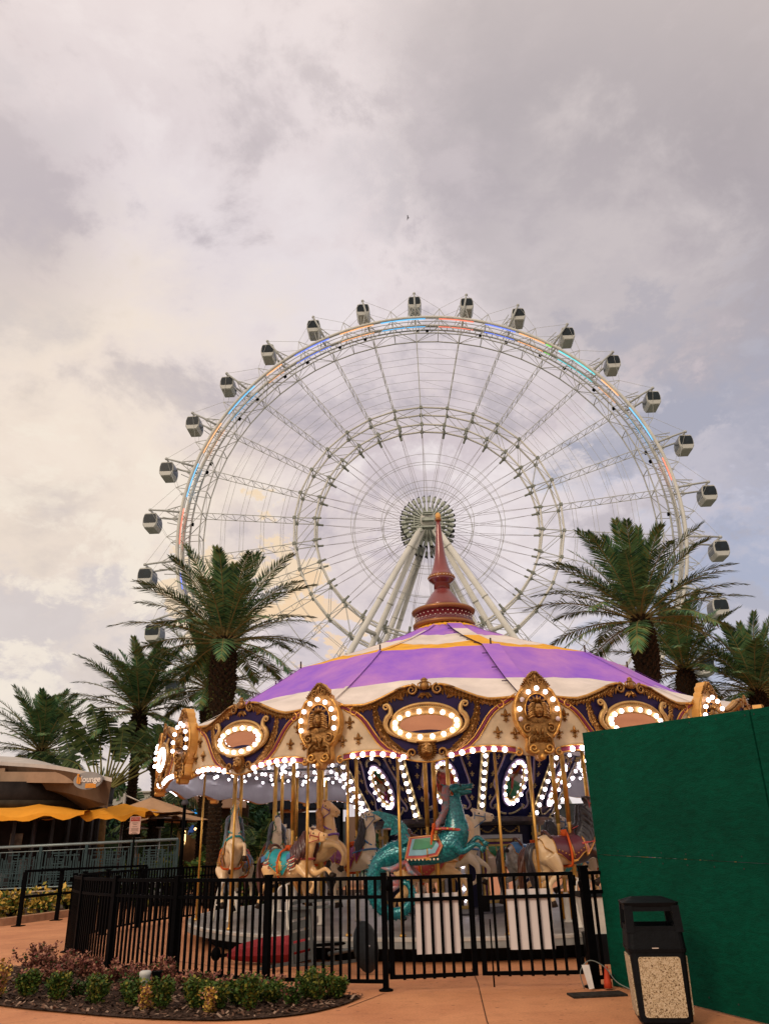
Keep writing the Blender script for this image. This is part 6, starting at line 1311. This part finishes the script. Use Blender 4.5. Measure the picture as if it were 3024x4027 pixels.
def sail(x, y, label, w_, d_, seed, z0, rz):
    e = empty('orange_parasol', (x, y, 0), rz, label, 'parasol', 'orange square parasols in front of the lounge'); rn = random.Random(seed); q = MB(); n = 18; vs = []
    for i in range(n+1):
        for j in range(n+1):
            u, v = -1+2*i/n, -1+2*j/n; mx = max(abs(u), abs(v)); z = z0+.30*(1-mx)**.9-.055*math.cos(u*7+seed)*mx-.05*math.sin(v*6+seed*2)*mx-.10*(1-abs(u*v))*mx; vs.append((u*w_, v*d_, z))
    q.add(vs, [(i*(n+1)+j, i*(n+1)+j+1, (i+1)*(n+1)+j+1, (i+1)*(n+1)+j) for i in range(n) for j in range(n)], 0, True)
    # hanging hem on the near edge
    hv = []
    for i in range(n+1): x0, y0, z = vs[i*(n+1)]; hv += [(x0, y0, z), (x0, y0-.02, z-.13-.05*math.sin(i*1.3+seed))]
    q.add(hv, [(2*i, 2*i+1, 2*i+3, 2*i+2) for i in range(n)], 0, True); q.obj('canopy', ocl, e)
    q = MB(); 
    for a, b in ((-1, -1), (1, -1), (1, 1), (-1, 1)): q.beam((0, 0, z0-.18), (a*w_*.97, b*d_*.97, z0-.06), .035, .035)
    q.obj('rib', M('parasol_rib', (.05, .04, .035)), e); q = MB(); q.tube([(0, 0, 0), (0, 0, z0+.2)], .04, 8); q.lathe([(.10, z0-.25), (.10, z0-.12)], n=10); q.obj('mast', M('mast_dark', (.04, .03, .03)), e)
sail(-12.2, 28.6, 'larger orange square parasol in front of the lounge windows', 1.95, 1.3, 1, 2.97, R(4)); sail(-9.35, 28.9, 'orange square parasol touching the beige cantilever parasol', 1.18, 1.1, 4, 2.93, R(-3))
parasol('beige_parasol', -8.85, 30.4, 2.95, 1.6, .55, bcl, 'beige cantilever parasol with a pale mast beside it', 8, rot=R(10), side=-.95, group='beige cantilever parasols')
parasol('beige_parasol', -8.6, 32.6, 2.75, 1.65, .36, bcl, 'second beige parasol seen just below the first one', 8, rot=R(24), group='beige cantilever parasols')
parasol('olive_parasol', -13.3, 36, 2.68, 1.0, .45, ocv, 'small olive parasol standing under the orange ones', 8, rot=R(5))
# patio heaters
def heater(x, y, h, label):
    e = empty('patio_heater', (x, y, 0), 0, label, 'heater', 'patio heaters by the beige parasol'); q = MB(); q.lathe([(.42, h-.10), (.33, h-.03), (.12, h+.04), (0, h+.05)], n=20); q.obj('reflector', M('heater_steel', (.50, .47, .45), .3, .6), e)
    q = MB(); q.lathe([(.13, h-.38), (.13, h-.12)], n=14); q.obj('burner', black, e); q = MB(); q.lathe([(.17, h-.42), (.17, h-.38), (.03, h-.42)], n=14); q.tube([(0, 0, .3), (0, 0, h-.4)], .04, 8); q.lathe([(.25, 0), (.22, .5), (.05, .6)], n=14); q.obj('pole', M('heater_pole', (.28, .27, .26), .35, .6), e)
heater(-8.6, 31.0, 2.88, 'steel patio heater nearest to the teal railing end'); heater(-8.1, 32.4, 2.86, 'steel patio heater just right of and behind the nearest one'); heater(-9.5, 31.2, 2.55, 'low steel patio heater behind the red and white notice')
# teal railing on a low wall, notice
teal_m = M('teal_metal', (.030, .052, .056), .5, .1, .2, 5); ra, rb2 = Vector((-14.4, 27.4, 0)), Vector((-7.07, 27.7, 0)); L = (rb2-ra).length; e = empty('teal_railing', ra, math.atan2(rb2.y-ra.y, rb2.x-ra.x), 'grey teal metal railing with woven lattice panels on a low wall', 'railing')
zb1 = lambda x: .60+.012*x; ztt = lambda x: 1.87+.019*x
q = MB(); q.tube([(0, 0, ztt(0)), (L, 0, ztt(L))], .045, 8); q.tube([(0, 0, ztt(0)-.16), (L, 0, ztt(L)-.16)], .014, 6); q.tube([(0, 0, zb1(0)+.06), (L, 0, zb1(L)+.06)], .02, 6); q.obj('top_rail', M('rail_bright', (.20, .25, .25), .4, .3, .1, 5), e)
for i in range(6):
    x = L*i/5; q = MB(); q.box((x, 0, (zb1(x)+ztt(x))/2), (.045, .03, (ztt(x)-zb1(x))/2)); q.obj('post', teal_m, e)
    if i < 5:
        q = MB(); rn = random.Random(70+i); w_ = L/5; 
        for j in range(16): xx = x+.06+(w_-.12)*(j+rn.uniform(-.3, .3)+.5)/16; a, b = sorted((rn.uniform(.02, .3), rn.uniform(.65, .92))); q.box((xx, rn.choice((-.008, .008)), zb1(x)+.06+(a+b)/2*1.12), (.014+.010*rn.random(), .006, (b-a)/2*1.15))
        for j in range(13): zz = zb1(x)+.10+1.02*(j+rn.uniform(-.3, .3))/13; a, b = sorted((rn.uniform(0, .45), rn.uniform(.5, 1))); q.box((x+w_*(a+b)/2, rn.choice((-.006, .006)), zz), (w_*(b-a)/2, .006, .010+.010*rn.random()))
        for j in range(8): q.box((x+w_*j/7.5, 0, zb1(x)+.60), (.016, .008, .54))
        q.obj('lattice_panel', teal_m, e)
q = MB(); q.beam((-3, -.05, .28), (L-2.2, -.05, .28), .25, .56); q.beam((-3, -.05, .575), (L-2.2, -.05, .585), .30, .035, 1); o = q.obj('planter_wall', [M('wall_dark', (.10, .085, .07), .9), M('wall_cap', (.42, .33, .24), .8)]); o.location = ra; o.rotation_euler = e.rotation_euler; tag(o, 'low planter wall with a pale coping under the teal railing', 'wall')  # wall body in one even dark brown, cap paler
q = MB(); curb(q, [(-12.6, 19.0), (-11.0, 20.9), (-10.1, 22.3), (-9.75, 23.6), (-9.45, 24.9), (-8.7, 28.6)], .28, 0, .17); o = q.obj('kerb', concrete); tag(o, kind='structure')
q = MB(); q.add([(-13.4, 19.5, .1), (-11.0, 21.0, .1), (-10.15, 22.4, .1), (-9.8, 23.6, .1), (-9.5, 24.9, .1), (-8.75, 28.6, .1), (-14, 27.4, .1)], [(0, 1, 2, 3, 4, 5, 6)]); q.add([(-9.3, 29, .1), (-8.3, 28.6, .1), (-2, 26.6, .1), (4, 28, .1), (4, 34, .1), (-9.3, 34, .1)], [(0, 1, 2, 3, 4, 5)]); o = q.obj('soil', mulch); tag(o, kind='structure')
hr = empty('handrail', (-9.5, 22.05, 0), 0, 'black two bar handrail beside the yellow leaved bushes', 'railing'); q = MB()
for x, y in ((0, 0), (.32, 1.6), (1.9, 4.2)): pq = MB(); pq.box((x, y, .62), (.045, .045, .62)); pq.box((x, y, .01), (.13, .13, .01)); pq.obj('post', black, hr)
for z in (1.26, .66): rq = MB(); rq.beam((0, 0, z), (.32, 1.6, z), .07, .06); rq.beam((.32, 1.6, z), (1.9, 4.2, z), .07, .06); rq.beam((0, 0, z), (3.2, -2.0, z) , .06, .05) if False else None; rq.obj('rail', black, hr)
ns = empty('notice_sign', (-8.45, 27.45, -.2), 0, 'small white notice board with a red header above the teal railing', 'sign')
q = MB(); q.prism([(x, z+2.34) for x, z in rrect(.155, .235, .03)], -.008, .008); q.obj('plate', M('notice_plate', (.55, .36, .29), .6, 0, .05, 3), ns); q = MB(); q.box((0, -.012, 2.50), (.13, .004, .05), 0)
q.obj('header', M('notice_red', (.35, .03, .02), .6), ns); text('notice_text', 'NOTICE', .075, M('notice_ink_light', (.65, .4, .3), .6), ns, (0, -.02, 2.50), ext=.002)
q = MB(); rn = random.Random(3)
for z, w_ in ((2.40, .08), (2.36, .05), (2.30, .07), (2.25, .11), (2.22, .10), (2.19, .11), (2.15, .06), (2.12, .10)): q.box((0, -.010, z), (w_, .003, .005))
ns.scale = (1.14,)*3; q.obj('text_line', M('notice_ink', (.10, .06, .05), .7), ns); q = MB(); q.box((0, .02, 1.1), (.025, .012, 1.1)); q.obj('post', black, ns)
lpole = empty('lamp_post', (-6.9, 27.6, 0), 0, 'slim black lamp post at the end of the teal railing', 'lamp post'); q = MB(); q.tube([(0, 0, 0), (0, 0, 3.05)], [.075, .055], 12); q.lathe([(.12, 0), (.12, .1), (.08, .16)], n=12); q.obj('pole', black, lpole); q = MB(); q.lathe([(.10, 3.05), (.13, 3.12), (.07, 3.24), (.09, 3.3)], n=10); q.obj('lamp_head', M('lamp_grey', (.08, .08, .09), .5), lpole)
# far buildings
wb_ = empty('shop_building', (-14, 46, 0), 0, 'long low pale shop building behind the parasols with coloured lit panels', 'building')
pal = M('fascia_pale', (.42, .41, .36), .8, 0, .08, .5); tan = M('fascia_tan', (.42, .26, .17), .8, 0, .1, .5); shopd = M('shop_dark', (.035, .042, .045), .6, 0, .5, 1.5)
q = MB(); q.box((-1, 0, 4.35), (6.5, .3, .38)); q.box((-1, -.05, 4.75), (6.6, .4, .04)); q.obj('fascia', pal, wb_); q = MB(); q.box((5.1, -3.3, 4.05), (1.3, .5, .40)); q.box((3.9, -2.2, 4.3), (.1, 2.2, .38)); q.obj('corner_fascia', tan, wb_)
q = MB(); q.box((0, 1.2, 2.0), (7.5, .4, 2.0)); q.obj('wall', shopd, wb_)
q = MB(); q.box((4.6, -2.6, 1.9), (1.9, .1, 1.9)); q.obj('storefront', M('storefront_brown', (.06, .035, .02), .5, 0, .5, 2), wb_)
for i, (x, z, w_, h_, c_) in enumerate(((2.05, 3.65, .17, .34, (.85, .9, .02)), (2.75, 3.68, .19, .27, (.9, .05, .02)), (3.7, 3.58, .15, .13, (.03, .35, .9)), (4.2, 3.52, .17, .13, (.9, .75, .02)), (3.6, 2.75, .13, .32, (.03, .08, .3)), (3.05, 3.68, .12, .2, (.1, .12, .12)), (4.25, 3.85, .18, .15, (.15, .07, .05)))): q = MB(); q.box((x, -2.75, z), (w_, .05, h_)); q.obj('lit_panel', M('panel_lit_%d' % i, c_, .4, 0, 0, emit=.9 if i < 4 else .25), wb_)
for i, (x, z) in enumerate(((3.35, 2.3), (2.75, 2.3))): q = MB(); q.lathe([(.06, -.35), (.09, -.2), (.09, .2), (.05, .35)], (x, -3.1, z), 10); q.obj('lamp', M('warm_lamp', (1.0, .62, .25), .5, 0, 0, emit=3.0), wb_)
for i, (x, z) in enumerate(((2.95, 2.75), (3.4, 3.02), (3.9, 2.7), (1.6, 2.2), (1.62, 1.6), (2.4, 1.7))): q = MB(); q.ell((x, -3.1, z), (.07, .07, .07)); q.obj('lamp', M('warm_lamp', (1, 1, 1)), wb_)
mk = empty('market_building', (-9.2, 60, 0), 0, 'white building with black MARKET lettering seen between the horses', 'building'); q = MB(); q.box((.2, 0, 2.9), (2.7, .5, 2.9)); q.obj('wall', M('white_wall', (.60, .55, .52), .8, 0, .06, .5), mk)
q = MB(); q.prism([(-1.6, 4.6), (.2, 4.6), (-.2, 5.1), (-1.2, 5.1)], -.9, -.5); q.obj('awning', M('pink_roof', (.42, .16, .12), .8), mk); text('lettering', 'MARKET', .62, M('ink_black', (.02, .02, .02), .6), mk, (.25, -.53, 3.72), ext=.01, bold=.01)
for i, (x, z) in enumerate(((-.6, 4.3), (1.1, 4.35), (2.1, 4.1))): q = MB(); q.box((x, -.52, z), (.2, .02, .12)); q.obj('window', dk, mk)
kk = empty('kiosk', (-4.0, 40, 0), 0, 'black kiosk with rounded roof and a small orange and white sign', 'kiosk'); q = MB(); q.box((0, 0, 1.6), (1.55, .8, 1.6)); q.box((0, -.2, 3.62), (1.75, 1.1, .28)); q.obj('wall', M('kiosk_black', (.010, .013, .020), .5, 0, .4, 2), kk)
q = MB()
for x in (-1.62, 1.62): q.box((x, -1.1, 1.7), (.07, .07, 1.7))
q.obj('post', black, kk); q = MB(); q.lathe([(.15, 0), (.09, .0)], (-1.05, -.83, 3.05), 16); q.box((-.95, -.84, 3.32), (.18, .02, .12), 1); q.prism([(-.75+.45*math.cos(t)+.35, 3.36+.17*math.sin(t)) for t in [2*math.pi*i/20 for i in range(20)]], -.88, -.84, 2)
q.obj('sign', [M('kiosk_white', (.5, .5, .52), .6), M('kiosk_orange', (.45, .16, .05), .6), M('kiosk_brown', (.14, .07, .06), .6)], kk); text('lettering', 'C  ZY', .26, M('kiosk_letter', (.6, .5, .48), .6), kk, (-.55, -.92, 3.37), ext=.01, bold=.005)
q = MB(); q.box((2.6, 0, 2.3), (.9, .4, .7)); q.box((3.0, -.1, 3.2), (.6, .3, .35)); o = q.obj('food_stand', tan); o.location = (-4.0, 41, 0); tag(o, 'tan and pink food stand right of the black kiosk', 'stand')
xs = empty('banner', (-5.15, 27.5, 0), 0, 'white banner with a large red X behind the flag blanket horse', 'banner'); q = MB(); q.box((0, 0, 1.05), (.62, .02, .22)); q.obj('cloth', M('banner_white', (.62, .56, .54), .7), xs)
q = MB(); 
for k in (1, -1): q.beam((-.30-k*.10, -.03, .88), (-.30+k*.10, -.03, 1.22), .012, .06, 0, (1, 0, 0))
q.obj('letter', M('banner_red', (.45, .03, .02), .6), xs); q = MB(); q.box((-.6, 0, .5), (.02, .02, .55)); q.box((.6, 0, .5), (.02, .02, .55)); q.obj('post', black, xs)
gp = empty('gate_pier', (13, 48, 0), 0, 'dark service building behind the palms by the green wall', 'building'); q = MB(); q.box((0, 0, 1.8), (8, 1, 1.8)); q.obj('wall', shopd, gp)
gp2 = empty('long_hall', (3, 62, 0), 0, 'long dark low hall far behind the carousel', 'building'); q = MB(); q.box((0, 0, 1.7), (9, 1, 1.7)); q.obj('wall', shopd, gp2)
gp3 = empty('far_hall', (-24, 52, 0), 0, 'dark hall behind the lounge', 'building'); q = MB(); q.box((0, 0, 1.8), (9, 1, 1.8)); q.obj('wall', shopd, gp3)
# ------------------------------------------------------------------ things lying inside the fence
rp_ = empty('folded_parasol', (-2.55, 13.75, .0), R(-14), 'red folded parasol lying on the ground behind the fence', 'parasol'); q = MB(); P = [(-.05, 0, .12), (.10, 0, .16), (.5, 0, .20), (.95, 0, .22), (1.25, 0, .25)]; vs = []; n = 7
for i, (x, y, z) in enumerate(P):
    rr = (.05, .13, .20, .22, .12)[i]
    for k in range(n): a = 2*math.pi*k/n; r_ = rr*(1+.22*math.cos(3*a)); vs.append((x, r_*math.cos(a), max(.01, z+r_*math.sin(a)*.75)))
q.add(vs, [(i*n+k, i*n+(k+1) % n, (i+1)*n+(k+1) % n, (i+1)*n+k) for i in range(4) for k in range(n)]+[tuple(range(n)), tuple(4*n+k for k in range(n))], 0, False); q.obj('cloth', M('red_cloth', (.26, .03, .035), .8, 0, .15, 5, .3, 12), rp_)
q = MB(); q.tube([(-.3, .02, .10), (.2, 0, .16)], .025, 8); q.tube([(1.2, 0, .25), (2.15, .12, .30)], .022, 8); q.ell((-.26, .0, .14), (.08, .08, .10)); q.obj('pole', black, rp_)
gm = M('chair_grey', (.085, .095, .095), .45, .3, .2, 6)
ch = empty('patio_chair', (-1.25, 12.85, 0), R(-12), 'grey metal slatted chair tipped on its side behind the fence', 'chair'); q = MB()
for a, b in (((-.25, 0, .05), (-.32, 0, .78)), ((.02, .1, .08), (-.05, .1, .80)), ((-.32, 0, .78), (-.05, .1, .80)), ((-.32, 0, .80), (.35, 0, .82)), ((-.3, .12, .88), (.6, .2, .92)), ((.32, 0, .82), (.35, 0, .08)), ((-.25, 0, .07), (.38, .05, .09)), ((.35, 0, .09), (.72, -.1, .14)), ((-.75, -.1, .03), (-.3, .05, .09)), ((-.3, .0, .86), (-.1, .2, .9))): q.beam(a, b, .04, .04)
q.obj('frame', gm, ch); q = MB()
for i in range(5): z = .14+.14*i; q.beam((-.27-.01*i, .0, z), (.0-.01*i, .1, z+.05), .02, .105, 0, (0, 0, 1))
q.obj('slat', gm, ch)
pb = empty('parasol_base', (-.42, 12.35, .0), R(-28), 'round black parasol base plate standing on its edge behind the fence', 'base'); q = MB(); X = Matrix.Translation((0, 0, .335)) @ Matrix.Rotation(R(80), 4, 'Y') ; q.X = X; q.lathe([(.02, .05), (.22, .045), (.31, .02), (.325, 0), (.31, -.02), (.05, -.03)], n=36); q.obj('disc', M('disc_black', (.018, .022, .024), .4, .1, .3, 10), pb); q = MB(); q.X = X; q.tube([(0, 0, -.02), (0, 0, -.62)], .03, 10); q.tube([(0, 0, .05), (0, 0, .058)], .014, 8, 1); q.obj('socket', [gm, M('bolt', (.5, .5, .5), .3, .8)], pb)
